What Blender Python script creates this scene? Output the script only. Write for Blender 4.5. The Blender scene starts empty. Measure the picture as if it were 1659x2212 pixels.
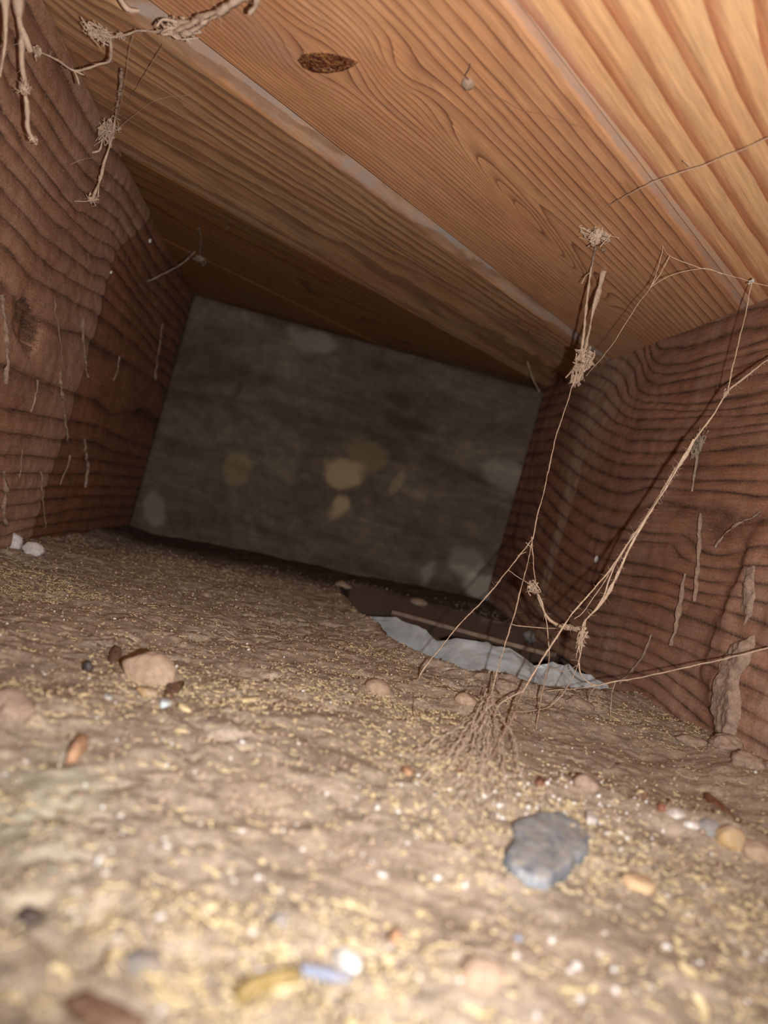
import bpy, math, random
import numpy as np
from mathutils import Vector, Matrix

C = bpy.context.scene.collection
SC = bpy.context.scene
rng = np.random.default_rng(7)
random.seed(7)

# ------------------------------------------------------------------ camera
FPX, PX0, PY0 = 1661.0, 829.5, 1106.0          # 26 mm equivalent phone lens
YAW, ROLL = math.radians(7.14), math.radians(15.66)
FWD = np.array([math.sin(YAW), math.cos(YAW), 0.0])
_r0 = np.array([math.cos(YAW), -math.sin(YAW), 0.0])
_z = np.array([0.0, 0.0, 1.0])
RIGHT = math.cos(ROLL)*_r0 + math.sin(ROLL)*_z
UP = -math.sin(ROLL)*_r0 + math.cos(ROLL)*_z
cam = bpy.data.cameras.new('camera')
cam.sensor_fit = 'VERTICAL'
cam.sensor_height = 6.79
cam.sensor_width = 6.79*1659/2212
cam.lens = 6.79*FPX/2212
cam.clip_start = 0.002
cam.clip_end = 20
cam.dof.use_dof = True
cam.dof.focus_distance = 0.37
cam.dof.aperture_fstop = 1.9
cam_o = bpy.data.objects.new('camera', cam)
C.objects.link(cam_o)
cam_o.matrix_world = Matrix(((RIGHT[0], UP[0], -FWD[0], 0), (RIGHT[1], UP[1], -FWD[1], 0), (RIGHT[2], UP[2], -FWD[2], 0), (0, 0, 0, 1)))
SC.camera = cam_o

# ------------------------------------------------------------------ world, flash lamp, exposure
w = bpy.data.worlds.new('world')
SC.world = w
w.use_nodes = True
w.node_tree.nodes['Background'].inputs[0].default_value = (1.0, 0.95, 0.9, 1)
w.node_tree.nodes['Background'].inputs[1].default_value = 0.10
fl = bpy.data.lights.new('phone_flash', 'SPOT')       # the phone's lamp beside its lens
fl.energy = 6.2
fl.color = (1.0, 0.965, 0.935)
fl.spot_size = math.radians(118)
fl.spot_blend = 1.0
fl.shadow_soft_size = 0.002
fl_o = bpy.data.objects.new('phone_flash', fl)
C.objects.link(fl_o)
_fp = RIGHT*0.020 - UP*0.006 - FWD*0.002
_fa = math.radians(12); _ff = math.cos(_fa)*FWD+math.sin(_fa)*UP; _fu = math.cos(_fa)*UP-math.sin(_fa)*FWD    # beam tipped a little towards the boards
fl_o.matrix_world = Matrix(((RIGHT[0], _fu[0], -_ff[0], _fp[0]), (RIGHT[1], _fu[1], -_ff[1], _fp[1]), (RIGHT[2], _fu[2], -_ff[2], _fp[2]), (0, 0, 0, 1)))
SC.view_settings.view_transform = 'Standard'
SC.view_settings.look = 'None'
SC.view_settings.exposure = 0.0
SC.view_settings.gamma = 1.0
SC.view_settings.use_curve_mapping = False

# ------------------------------------------------------------------ room dimensions (metres)
ZC = 0.160             # underside of the floor boards
XL, XR = -0.147, 0.209  # inner faces of the joists
JB = -0.0635           # underside of the right joist
SD = np.array([math.sin(math.radians(48.9)), math.cos(math.radians(48.9))])   # boards run diagonally over the joists
ND = np.array([SD[1], -SD[0]])
# ------------------------------------------------------------------ picture geometry helpers: pixel -> ray -> real surface
def ray(px, py):
    px = np.asarray(px, float); py = np.asarray(py, float)
    return FWD + ((px-PX0)/FPX)[..., None]*RIGHT - ((py-PY0)/FPX)[..., None]*UP
def at(px, py, d):
    return ray(px, py)*d
def on_ceiling(px, py, off=0.0):
    r = ray(px, py); return r*((ZC-off)/r[..., 2])[..., None]
def on_left(px, py, off=0.0):
    r = ray(px, py); return r*((XL+off)/r[..., 0])[..., None]
def on_right(px, py, off=0.0):
    r = ray(px, py); return r*((XR-off)/r[..., 0])[..., None]

# ------------------------------------------------------------------ numpy noise
_perm = np.random.default_rng(3).permutation(512)
def _h(ix, iy, iz, s):
    a = _perm[(ix + s*37) & 511]; a = _perm[(a + iy) & 511]; a = _perm[(a + iz) & 511]
    return a/511.0
def vn(x, y, z=0.0, s=0):
    x, y, z = np.broadcast_arrays(np.asarray(x, float), np.asarray(y, float), np.asarray(z, float))
    ix = np.floor(x).astype(int); iy = np.floor(y).astype(int); iz = np.floor(z).astype(int)
    fx = x-ix; fy = y-iy; fz = z-iz
    fx = fx*fx*(3-2*fx); fy = fy*fy*(3-2*fy); fz = fz*fz*(3-2*fz)
    def L(a, b, t): return a+(b-a)*t
    c = lambda i, j, k: _h(ix+i, iy+j, iz+k, s)
    return L(L(L(c(0,0,0), c(1,0,0), fx), L(c(0,1,0), c(1,1,0), fx), fy),
             L(L(c(0,0,1), c(1,0,1), fx), L(c(0,1,1), c(1,1,1), fx), fy), fz)
def fbm(x, y, z=0.0, o=4, s=0):
    t = 0; a = 0.5; n = 0
    for i in range(o):
        t = t + a*(vn(np.asarray(x)*2**i, np.asarray(y)*2**i, np.asarray(z)*2**i, s+i)-0.5); n += a; a *= 0.5
    return t/n
def sstep(a, b, x):
    t = np.clip((x-a)/(b-a), 0, 1); return t*t*(3-2*t)
def rbf(pts, vals, reg=1e-4):
    P = np.asarray(pts, float); V = np.asarray(vals, float)
    c = P.mean(0); sc = P.std(0).max()
    Q = (P-c)/sc
    def phi(r2): return 0.5*r2*np.log(r2+1e-12)
    n = len(Q)
    K = phi(((Q[:, None]-Q[None])**2).sum(-1)) + reg*np.eye(n)
    A = np.zeros((n+3, n+3)); A[:n, :n] = K; A[:n, n] = 1; A[:n, n+1:] = Q; A[n:, :n] = A[:n, n:].T
    sol = np.linalg.solve(A, np.concatenate([V, np.zeros(3)]))
    def f(x, y):
        sh = np.shape(x); X = np.stack([np.ravel(x), np.ravel(y)], 1); X = (X-c)/sc
        out = np.empty(len(X))
        for i in range(0, len(X), 20000):
            B = X[i:i+20000]
            r2 = ((B[:, None]-Q[None])**2).sum(-1)
            out[i:i+20000] = phi(r2)@sol[:n] + sol[n] + B@sol[n+1:]
        return out.reshape(sh)
    return f
def strata(pts, vals, deg=2):
    """each traced line becomes a smooth curve n(s); levels are read off between neighbouring curves"""
    lv = sorted(set(vals.tolist())); co = []
    for l in lv:
        q = pts[vals == l]; co.append(np.polyfit(q[:, 0], q[:, 1], min(deg.get(l, 2) if isinstance(deg, dict) else deg, max(1, len(q)//6))))
    lv = np.array(lv)
    def f(s, n):
        sh = np.shape(s); s = np.ravel(s); n = np.ravel(n); out = np.empty(len(s))
        us, inv = np.unique(np.round(s, 4), return_inverse=True); order = np.argsort(inv, kind='stable')
        st_ = np.searchsorted(inv[order], np.arange(len(us)+1))
        for i, u in enumerate(us):
            k = order[st_[i]:st_[i+1]]
            c = np.array([np.polyval(a, u) for a in co]); c = np.maximum.accumulate(c+np.arange(len(c))*1e-5)
            x = n[k]; y = np.interp(x, c, lv)
            lo = x < c[0]; y[lo] = lv[0]+(x[lo]-c[0])*(lv[1]-lv[0])/(c[1]-c[0])
            hi = x > c[-1]; y[hi] = lv[-1]+(x[hi]-c[-1])*(lv[-1]-lv[-2])/(c[-1]-c[-2]+1e-6)
            out[k] = y
        return out.reshape(sh)
    return f
def densify(pl, step=14):
    out = []
    for (x0, y0), (x1, y1) in zip(pl[:-1], pl[1:]):
        k = max(1, int(math.hypot(x1-x0, y1-y0)/step))
        for i in range(k): out.append((x0+(x1-x0)*i/k, y0+(y1-y0)*i/k))
    out.append(pl[-1]); return out

# ------------------------------------------------------------------ object helpers
def tag(o, label=None, cat=None, group=None, kind=None):
    if label: o['label'] = label
    if cat: o['category'] = cat
    if group: o['group'] = group
    if kind: o['kind'] = kind
    return o
def empty(name, loc=(0, 0, 0)):
    o = bpy.data.objects.new(name, None); C.objects.link(o); o.location = tuple(float(v) for v in loc)
    o.empty_display_size = 0.01
    return o
def mesh(name, V, F, mat, parent=None, loc=None, smooth=True, attrs=None):
    """V: world-space vertices (n,3); F: list/array of faces; loc: origin placed there; parent: Empty whose location is subtracted."""
    V = np.asarray(V, float)
    base = np.zeros(3)
    if parent is not None:
        q = parent; pl = np.zeros(3)
        while q is not None: pl = pl+np.array(q.location); q = q.parent
        base = pl
    o_loc = np.asarray(loc, float) if loc is not None else base.copy()
    V = V-o_loc
    me = bpy.data.meshes.new(name)
    if isinstance(F, np.ndarray):
        n, k = F.shape
        me.vertices.add(len(V)); me.vertices.foreach_set('co', V.astype(np.float32).ravel())
        me.loops.add(n*k); me.loops.foreach_set('vertex_index', F.astype(np.int32).ravel())
        me.polygons.add(n); me.polygons.foreach_set('loop_start', np.arange(0, n*k, k, dtype=np.int32))
        me.update(calc_edges=True)
    else:
        me.from_pydata([tuple(v) for v in V], [], [tuple(int(i) for i in f) for f in F]); me.update()
    if smooth: me.polygons.foreach_set('use_smooth', np.ones(len(me.polygons), bool))
    for k, a in (attrs or {}).items():
        a = np.asarray(a, np.float32)
        if a.ndim == 1:
            at_ = me.attributes.new(k, 'FLOAT', 'POINT'); at_.data.foreach_set('value', a)
        else:
            at_ = me.attributes.new(k, 'FLOAT_VECTOR', 'POINT'); at_.data.foreach_set('vector', a.ravel())
    if mat: me.materials.append(mat)
    o = bpy.data.objects.new(name, me); C.objects.link(o)
    if parent is not None: o.parent = parent; o.location = tuple(o_loc-base)
    else: o.location = tuple(o_loc)
    return o
def grid_faces(nu, nv):
    i = np.arange(nu*nv).reshape(nu, nv)
    return np.stack([i[:-1, :-1].ravel(), i[1:, :-1].ravel(), i[1:, 1:].ravel(), i[:-1, 1:].ravel()], 1)
def slab_grid(P, thick_vec, flip=False):
    """P (nu,nv,3) front surface -> closed slab: front grid + side skirt + back face grid (coarse fan)."""
    nu, nv = P.shape[:2]
    F = grid_faces(nu, nv)
    idx = np.arange(nu*nv).reshape(nu, nv)
    ring = np.concatenate([idx[:-1, 0], idx[-1, :-1], idx[:0:-1, -1], idx[0, :0:-1]])
    V = P.reshape(-1, 3)
    B = V[ring]+np.asarray(thick_vec)
    n0 = len(V); m = len(ring)
    k = np.arange(m); k2 = (k+1) % m
    r0 = n0+m+1
    S = np.stack([r0+k2, r0+k, n0+k, n0+k2], 1)
    # back: strip quads between the two long sides (ring parametrised u-side then v-side)
    cidx = n0+m
    V2 = np.concatenate([V, B, B.mean(0, keepdims=True), V[ring]])      # the skirt has its own rim, so front edges stay crisp
    T = np.stack([n0+k2, n0+k, np.full(m, cidx), np.full(m, cidx)], 1)
    F = np.concatenate([F, S])
    T = T[:, :3]
    if flip: F = F[:, ::-1]; T = T[:, ::-1]
    return V2, F, T, ring
def quads_tris(F, T):
    return [tuple(f) for f in F.tolist()]+[tuple(t) for t in T.tolist()]

# ------------------------------------------------------------------ node helpers
def new_mat(name):
    m = bpy.data.materials.new(name); m.use_nodes = True
    nt = m.node_tree; b = nt.nodes['Principled BSDF']
    b.inputs['Specular IOR Level'].default_value = 0.25
    return m, nt, b
def nd(nt, t, ins=None, **props):
    n = nt.nodes.new(t)
    for k, v in props.items(): setattr(n, k, v)
    for k, v in (ins or {}).items():
        if isinstance(v, bpy.types.NodeSocket): nt.links.new(v, n.inputs[k])
        else: n.inputs[k].default_value = v
    return n
def mth(nt, op, a, b=0.0, clamp=False):
    return nd(nt, 'ShaderNodeMath', {0: a, 1: b}, operation=op, use_clamp=clamp).outputs[0]
def mixc(nt, f, a, b, mode='MIX'):
    n = nt.nodes.new('ShaderNodeMix'); n.data_type = 'RGBA'; n.blend_type = mode
    for k, v in ((0, f), (6, a), (7, b)):
        if isinstance(v, bpy.types.NodeSocket): nt.links.new(v, n.inputs[k])
        else: n.inputs[k].default_value = (*v, 1) if isinstance(v, tuple) and len(v) == 3 else v
    return n.outputs[2]
def ramp(nt, fac, stops, interp='LINEAR'):
    n = nt.nodes.new('ShaderNodeValToRGB'); n.color_ramp.interpolation = interp
    e = n.color_ramp.elements
    while len(e) < len(stops): e.new(0.5)
    for el, (p, c) in zip(e, stops):
        el.position = p; el.color = (*c, 1) if isinstance(c, tuple) else (c, c, c, 1)
    nt.links.new(fac, n.inputs[0]); return n.outputs[0]
def noise(nt, vec, scale, detail=4, rough=0.55, dist=0.0, dim='3D'):
    n = nd(nt, 'ShaderNodeTexNoise', {'Scale': scale, 'Detail': detail, 'Roughness': rough, 'Distortion': dist}, noise_dimensions=dim)
    if vec is not None: nt.links.new(vec, n.inputs['Vector'])
    return n.outputs['Fac']
def vmul(nt, v, s):
    return nd(nt, 'ShaderNodeVectorMath', {0: v, 1: s}, operation='MULTIPLY').outputs[0]
def attr(nt, name):
    return nd(nt, 'ShaderNodeAttribute', attribute_name=name)
def lin(r, g, b):
    f = lambda c: (c/255/12.92) if c/255 <= 0.04045 else ((c/255+0.055)/1.055)**2.4
    return (f(r), f(g), f(b))

def wood_mat(name, early, late, stops, late_amt=0.8, dust=lin(150, 128, 112), red=lin(150, 85, 50), red_amt=0.3,
             fine=0.0, patchy=0.0, streak=0.0, wob=0.25, bump=0.4, dust_scale=60, grit=0.0, gloss=0.55):
    m, nt, b = new_mat(name)
    st = attr(nt, 'st').outputs['Vector']
    ring = attr(nt, 'ring').outputs['Fac']
    du = attr(nt, 'dust').outputs['Fac']
    fib = noise(nt, vmul(nt, st, (26, 520, 1)), 1.0, 5, 0.65, dim='2D')
    fib2 = noise(nt, vmul(nt, st, (60, 1600, 1)), 1.0, 3, 0.6, dim='2D')
    low = noise(nt, vmul(nt, st, (22, 60, 1)), 1.0, 4, 0.6, dim='2D')
    patch = noise(nt, vmul(nt, st, (9, 22, 1)), 1.0, 5, 0.65, dim='2D')
    rn = mth(nt, 'ADD', ring, mth(nt, 'MULTIPLY', mth(nt, 'SUBTRACT', low, 0.5), wob))
    rn = mth(nt, 'ADD', rn, mth(nt, 'MULTIPLY', mth(nt, 'SUBTRACT', fib, 0.5), 0.16))
    fr = mth(nt, 'FRACT', rn)
    mask = ramp(nt, fr, stops)
    amt = mth(nt, 'MULTIPLY', mask, mth(nt, 'MULTIPLY', late_amt, mth(nt, 'ADD', 0.55, mth(nt, 'MULTIPLY', low, 0.9)), True), True)
    col = mixc(nt, ramp(nt, patch, [(0.35, 0.0), (0.7, red_amt)]), early, red)
    if patchy:        # rings are worn away in places
        pm = noise(nt, vmul(nt, st, (34, 60, 1)), 1.0, 4, 0.6, dim='2D')
        amt = mth(nt, 'MULTIPLY', amt, ramp(nt, pm, [(0.34, 1-patchy), (0.58, 1.0)]), True)
        col = mixc(nt, ramp(nt, noise(nt, vmul(nt, st, (14, 40, 1)), 1.0, 6, 0.7, dim='2D'), [(0.42, 0.55), (0.6, 0.0)]), col, mixc(nt, 0.5, col, late))
    if streak:
        sk = noise(nt, vmul(nt, st, (5, 170, 1)), 1.0, 4, 0.6, dim='2D')
        col = mixc(nt, ramp(nt, sk, [(0.30, streak), (0.46, 0.0)]), col, lin(140, 120, 92))
        col = mixc(nt, ramp(nt, sk, [(0.54, 0.0), (0.68, streak)]), col, lin(160, 94, 50))
    col = mixc(nt, amt, col, late)
    fcol = ramp(nt, fib, [(0.25, 0.74), (0.75, 1.2)])
    col = mixc(nt, 1.0, col, fcol, 'MULTIPLY')
    col = mixc(nt, 0.6, col, ramp(nt, fib2, [(0.25, 0.75), (0.75, 1.2)]), 'MULTIPLY')
    if fine:
        fr2 = mth(nt, 'FRACT', mth(nt, 'MULTIPLY', rn, fine))
        col = mixc(nt, mth(nt, 'MULTIPLY', ramp(nt, fr2, [(0.0, 0.0), (0.6, 0.15), (0.85, 1.0), (1.0, 0.0)]), 0.35), col, late)
    # dust coat
    dn = noise(nt, vmul(nt, st, (dust_scale, dust_scale, 1)), 1.0, 6, 0.7, dim='2D')
    dfac = mth(nt, 'MULTIPLY', du, ramp(nt, dn, [(0.22, 0.25), (0.62, 1.0)]), True)
    dfac = mth(nt, 'SUBTRACT', dfac, mth(nt, 'MULTIPLY', mask, mth(nt, 'MULTIPLY', dfac, 0.75)), True)
    col = mixc(nt, dfac, col, dust)
    if grit:
        g = noise(nt, vmul(nt, st, (900, 900, 1)), 1.0, 2, 0.7, dim='2D')
        col = mixc(nt, mth(nt, 'MULTIPLY', ramp(nt, g, [(0.58, 0.0), (0.7, 1.0)]), grit), col, lin(190, 150, 110))
        col = mixc(nt, mth(nt, 'MULTIPLY', ramp(nt, g, [(0.3, 1.0), (0.4, 0.0)]), grit), col, lin(50, 32, 24))
    nt.links.new(col, b.inputs['Base Color'])
    b.inputs['Roughness'].default_value = gloss
    h = mth(nt, 'ADD', mth(nt, 'MULTIPLY', fib, 0.35), mth(nt, 'MULTIPLY', mask, -0.7))
    h = mth(nt, 'ADD', h, mth(nt, 'MULTIPLY', dn, mth(nt, 'MULTIPLY', du, 1.2)))
    bp = nd(nt, 'ShaderNodeBump', {'Strength': bump, 'Distance': 0.0008, 'Height': h})
    nt.links.new(bp.outputs[0], b.inputs['Normal'])
    return m

# ------------------------------------------------------------------ wood surfaces
LINE = [(0.0, 0.0), (0.45, 0.08), (0.78, 0.45), (0.93, 1.0), (0.97, 1.0), (1.0, 0.0)]
BAND = [(0.0, 1.0), (0.04, 1.0), (0.22, 0.72), (0.42, 0.12), (0.5, 0.0), (0.97, 0.0), (1.0, 1.0)]
def prof(ring, stops):
    fr = np.mod(ring, 1.0)
    return np.interp(fr, [p for p, _ in stops], [v for _, v in stops])

def ceiling_board(name, parent, n0f, n1f, ringf, dustf, mat, ch=0.0, chfar=0.0005, nres=0.0014, sres=0.003, dn0=None, x0=-0.19, x1=0.25, thick=0.022, relief=0.0):
    """a diagonal floor board seen from below: near edge n1 carries the chamfer"""
    smin = (x0-SD[1]*n1f(0.2))/SD[0]; smax = (x1-SD[1]*n0f(0.2))/SD[0]
    s = np.arange(smin, smax+sres, sres)
    a = float(n1f(0.25)-n0f(0.25))
    k = max(12, int(a/nres))
    v = np.linspace(0, 1, k)
    if ch > 0:
        v = np.unique(np.concatenate([v[v < 1-ch/a], 1-ch/a*np.linspace(1, 0, 8)]))
    S, Vv = np.meshgrid(s, v, indexing='ij')
    N0 = n0f(S); N1 = n1f(S)
    N = N0+(N1-N0)*Vv
    edge = (1-Vv)*a
    up = np.clip(ch-edge, 0, None)*1.0 if ch > 0 else 0*edge
    ring = ringf(S, N)
    z = ZC+up + 0.0004*fbm(S*9, N*40, 0, 3, 5)
    if relief: z = z+relief*prof(ring, LINE)*(up == 0)
    X = S*SD[0]+N*ND[0]; Y = S*SD[1]+N*ND[1]
    P = np.stack([X, Y, z], -1)
    V, F, T, rg = slab_grid(P, (0, 0, thick))
    d = np.clip(dustf(S, N)+sstep(0.0002, 0.0012, up)*(0.85+1.3*fbm(S*55, N*120, 0, 4, 17)), 0, 1)
    def ext(q):
        q = q.ravel(); return np.concatenate([q, q[rg], [q.mean()], q[rg]])
    st = np.stack([ext(S), ext(N), 0*ext(S)], 1)
    return mesh(name, V, quads_tris(F, T), mat, parent, attrs={'ring': ext(ring), 'dust': ext(d), 'st': st})

def joist(name, X, sgn, y0, y1, z0, z1, ringf, stops, dustf, dispf, mat, res=0.0018, thick=0.045):
    y = np.arange(y0, y1, res); z = np.arange(z0, z1+res*0.5, res)
    Y, Z = np.meshgrid(y, z, indexing='ij')
    ring = ringf(Y, Z)
    x = X+sgn*dispf(Y, Z, prof(ring, stops))
    P = np.stack([x, Y, Z], -1)
    V, F, T, rg = slab_grid(P, (-sgn*thick, 0, 0), flip=(sgn < 0))
    def ext(q):
        q = q.ravel(); return np.concatenate([q, q[rg], [q.mean()], q[rg]])
    st = np.stack([ext(Y), ext(Z), 0*ext(Y)], 1)
    return mesh(name, V, quads_tris(F, T), mat, None, loc=(X, 0.4, 0), attrs={'ring': ext(ring), 'dust': ext(dustf(Y, Z)), 'st': st})

# ---- traced growth rings: polylines in photograph pixels projected to the real board planes
def lines_to(fn, pix, ax):
    pts = []; val = []
    for lv, pl, ox, oy, sc in pix:
        q = np.array(densify([(ox+a/sc, oy+b/sc) for a, b in pl]))
        p = fn(q[:, 0], q[:, 1])
        c = ax(p)
        pts += c.tolist(); val += [lv]*len(c)
    return np.array(pts), np.array(val, float)
def snax(p): return np.stack([p[:, 0]*SD[0]+p[:, 1]*SD[1], p[:, 0]*ND[0]+p[:, 1]*ND[1]], 1)
def yzax(p): return p[:, 1:3]

# board with wide bands (nearest)
b1 = [(0.42, [(150,0),(290,180),(420,360),(560,520),(800,840),(935,1030),(1150,1330),(1360,1600)], 1100, 0, 2.968),
      (1, [(300,0),(500,270),(760,640),(980,960),(1230,1330),(1540,1740)], 1100, 0, 2.968),
      (2, [(580,0),(760,270),(1000,620),(1200,960),(1450,1330),(1659,1650)], 1100, 0, 2.968),
      (3, [(900,0),(1020,220),(1180,500),(1290,680),(1440,920),(1659,1290)], 1100, 0, 2.968),
      (4, [(1240,0),(1340,260),(1400,440),(1490,600),(1510,700),(1659,930)], 1100, 0, 2.968),
      (5.3, [(1659,0),(1700,300),(1760,600)], 1100, 0, 2.968)]
_p, _v = lines_to(on_ceiling, b1, snax)
_f1 = strata(_p, _v, {0.42: 1})
def ring1(S, N): return _f1(np.clip(S, 0.12, 0.46), N) + 0.16*fbm(S*26, N*60, 0, 4, 9)
NA, NB = -0.2922, -0.1580
def ring2(S, N):
    sk, nk = 0.1745, -0.2475
    ds = S-sk; dn = N-nk
    rho2 = (ds/0.017)**2+(dn/0.021)**2
    kk = np.exp(-rho2*0.8)
    N2 = nk+dn*(1-kk)+0.003*np.exp(-((ds-0.03)/0.03)**2-(dn/0.02)**2)
    t = N2-NA
    L0 = 350*t-1150*t*t*0.72
    nc = -0.2235-0.10*(S-0.21)
    A = np.clip((S-0.205)/0.0125, 0, 7.5)*(1-sstep(0.33, 0.48, S))
    B = A*np.exp(-((N-nc)/0.0085)**2)
    A0 = 3.0*np.exp(-((S-0.185)/0.018)**2-((N+0.222)/0.012)**2)
    return L0+B+A0+0.35*fbm(S*14, N*60, 0, 3, 21)
# seam between third and fourth board runs at a slight angle
_c = snax(on_ceiling(np.array([245., 900.]), np.array([318., 680.])))
def NC(S): return _c[0, 1]+(S-_c[0, 0])*(_c[1, 1]-_c[0, 1])/(_c[1, 0]-_c[0, 0])
b3 = [(0, [(30,20),(170,110),(430,245),(800,425),(1240,670),(1659,880)], 200, 300, 2.37),
      (2, [(150,0),(330,110),(560,250),(760,360),(960,480),(1200,620),(1450,760)], 200, 300, 2.37),
      (3, [(530,165),(640,200),(760,260),(880,330),(1010,390),(1200,500),(1400,610),(1640,730)], 200, 300, 2.37),
      (4, [(330,0),(520,90),(760,215),(1000,350),(1250,480),(1500,610),(1659,690)], 200, 300, 2.37),
      (6, [(520,0),(760,125),(1000,255),(1280,410),(1500,540),(1659,640)], 200, 300, 2.37),
      (9, [(700,0),(900,110),(1150,255),(1400,420),(1659,590)], 200, 300, 2.37),
      (13, [(900,0),(1150,165),(1400,335),(1659,500)], 200, 300, 2.37),
      (0, [(1000,745),(1140,815)], 0, 0, 1.0), (3, [(950,665),(1060,725),(1160,790)], 0, 0, 1.0), (9, [(1000,600),(1100,680),(1200,760)], 0, 0, 1.0),
      (6, [(100,60),(160,140),(240,215),(330,275)], 0, 0, 1.0), (10, [(110,10),(230,120),(330,200)], 0, 0, 1.0), (13, [(190,20),(300,110),(420,200)], 0, 0, 1.0)]
_p3, _v3 = lines_to(on_ceiling, b3, snax)
_f3 = strata(_p3, _v3, 1)
def ring3(S, N): return _f3(np.clip(S, 0.05, 0.6), N)*0.75 + 0.5*fbm(S*9, N*60, 0, 3, 31)
def ring4(S, N):
    return 95*(N-NC(S))+0.8*fbm(S*6, N*40, 0, 3, 41)+4*np.exp(-((S-0.4)/0.2)**2-((N+0.52)/0.03)**2)

M_board1 = wood_mat('wood_wide_grain', lin(226, 178, 126), lin(176, 112, 76), BAND, 1.0, red=lin(220, 156, 104), red_amt=0.5, fine=0, wob=0.05, bump=0.2, dust=lin(196, 172, 160), gloss=0.42)
M_board2 = wood_mat('wood_fine_grain', lin(210, 156, 112), lin(126, 82, 60), LINE, 0.85, red=lin(186, 120, 74), red_amt=0.5, wob=0.15, bump=0.3, dust=lin(160, 140, 128), gloss=0.45)
M_board3 = wood_mat('wood_dusty_grain', lin(206, 162, 112), lin(128, 92, 66), [(0.0, 0.55), (0.12, 0.9), (0.35, 1.0), (0.42, 0.1), (0.6, 0.0), (0.85, 0.25), (1.0, 0.55)], 0.8, red=lin(188, 122, 72), red_amt=0.8, fine=1.3, wob=0.9, streak=0.6, bump=0.3, dust=lin(152, 138, 130), gloss=0.5)
M_board4 = wood_mat('wood_dark_grain', lin(138, 98, 58), lin(70, 46, 28), LINE, 0.6, red=lin(140, 84, 36), red_amt=0.7, fine=4.0, wob=0.6, bump=0.3, dust=lin(112, 96, 78), gloss=0.6)

ceil_o = tag(empty('ceiling', (0, 0.4, ZC)), 'diagonal pine floor boards overhead, orange-brown and seen from below', 'ceiling', kind='structure')
g = 0.0006
z0 = lambda S, N: 0*S
ceiling_board('floorboard', ceil_o, lambda S: NB+g+0*S, lambda S: -0.0245+0*S, ring1, lambda S, N: 0.10+0.5*sstep(-0.151, -0.156, N), M_board1, 0.0, nres=0.0018)
ceiling_board('floorboard', ceil_o, lambda S: NA+g+0*S, lambda S: NB-0.0002+0*S, ring2,
              lambda S, N: 0.06+0.35*np.exp(-((N+0.262)/0.012)**2-((S-0.158)/0.022)**2)+0.25*sstep(0.3, 0.55, S), M_board2, 0.0042, nres=0.0008, sres=0.002)
ceiling_board('floorboard', ceil_o, lambda S: NC(S)+g, lambda S: NA-0.0004+0*S, ring3, lambda S, N: 0.22+0.25*sstep(0.02, 0.0, N-NC(S)), M_board3, 0.017, nres=0.0011, x1=0.194)
ceiling_board('floorboard', ceil_o, lambda S: NC(S)-0.13, lambda S: NC(S)-0.0004, ring4, lambda S, N: 0.1+0*S, M_board4, 0.0012, nres=0.0016, x1=0.199)
ceiling_board('floorboard', ceil_o, lambda S: NC(S)-0.30, lambda S: NC(S)-0.1312, ring4, lambda S, N: 0.1+0*S, M_board4, 0.0012, nres=0.003, x1=0.199)
ceiling_board('floorboard', ceil_o, lambda S: -0.024+0*S, lambda S: 0.11+0*S, lambda S, N: ring1(S, -0.16-(N+0.03)*0.7), lambda S, N: 0.1+0*S, M_board1, 0.0042, nres=0.003)
# dark underlay above the boards, so that the gaps between them stay closed
m_dark, _nt, _b = new_mat('underlay_felt')
_b.inputs['Base Color'].default_value = (*lin(40, 34, 30), 1); _b.inputs['Roughness'].default_value = 1
def boxmesh(name, lo, hi, mat, parent=None, **k):
    x0, y0, z0_ = lo; x1, y1, z1 = hi
    V = [(x0,y0,z0_),(x1,y0,z0_),(x1,y1,z0_),(x0,y1,z0_),(x0,y0,z1),(x1,y0,z1),(x1,y1,z1),(x0,y1,z1)]
    F = [(0,3,2,1),(4,5,6,7),(0,1,5,4),(1,2,6,5),(2,3,7,6),(3,0,4,7)]
    return mesh(name, V, F, mat, parent, smooth=False, **k)
boxmesh('underlay', (-0.25, -0.12, ZC+0.0225), (0.29, 0.98, ZC+0.03), m_dark, ceil_o)

# knot of the second board (a plug of resinous wood)
m_knot, nt, b = new_mat('knot_resin')
tc = nd(nt, 'ShaderNodeTexCoord').outputs['Object']
k1 = noise(nt, tc, 420, 5, 0.7, 1.5)
col = ramp(nt, k1, [(0.36, lin(44, 18, 8)), (0.48, lin(104, 54, 30)), (0.58, lin(150, 100, 70)), (0.66, lin(214, 160, 50))])
nt.links.new(col, b.inputs['Base Color']); b.inputs['Roughness'].default_value = 0.22; b.inputs['Specular IOR Level'].default_value = 0.6
nt.links.new(nd(nt, 'ShaderNodeBump', {'Strength': 0.9, 'Distance': 0.001, 'Height': k1}).outputs[0], b.inputs['Normal'])
def knot():
    px = [(640,130),(648,118),(672,113),(705,113),(735,118),(758,126),(778,134),(762,146),(740,155),(708,160),(675,158),(652,147)]
    q = np.array(px, float); c = q.mean(0)
    rings = []
    for f, off in ((1.0, -0.0004), (0.93, 0.0005), (0.8, 0.0006), (0.55, 0.0001), (0.28, 0.0004), (0.03, 0.0002)):
        r = c+(q-c)*f
        rings.append(on_ceiling(r[:, 0], r[:, 1], off))
    V = np.concatenate(rings); n = len(q); F = []
    for k in range(len(rings)-1):
        for i in range(n): F.append((k*n+i, k*n+(i+1) % n, (k+1)*n+(i+1) % n, (k+1)*n+i))
    F.append(tuple(range(5*n, 6*n)))
    par = [o for o in ceil_o.children if o.name == 'floorboard.001'][0]
    o = mesh('knot', V, F, m_knot, par); o['label'] = 'dark resinous oval knot'
    me = o.data; me.flip_normals()
bpy.context.view_layer.update()
knot()

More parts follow.
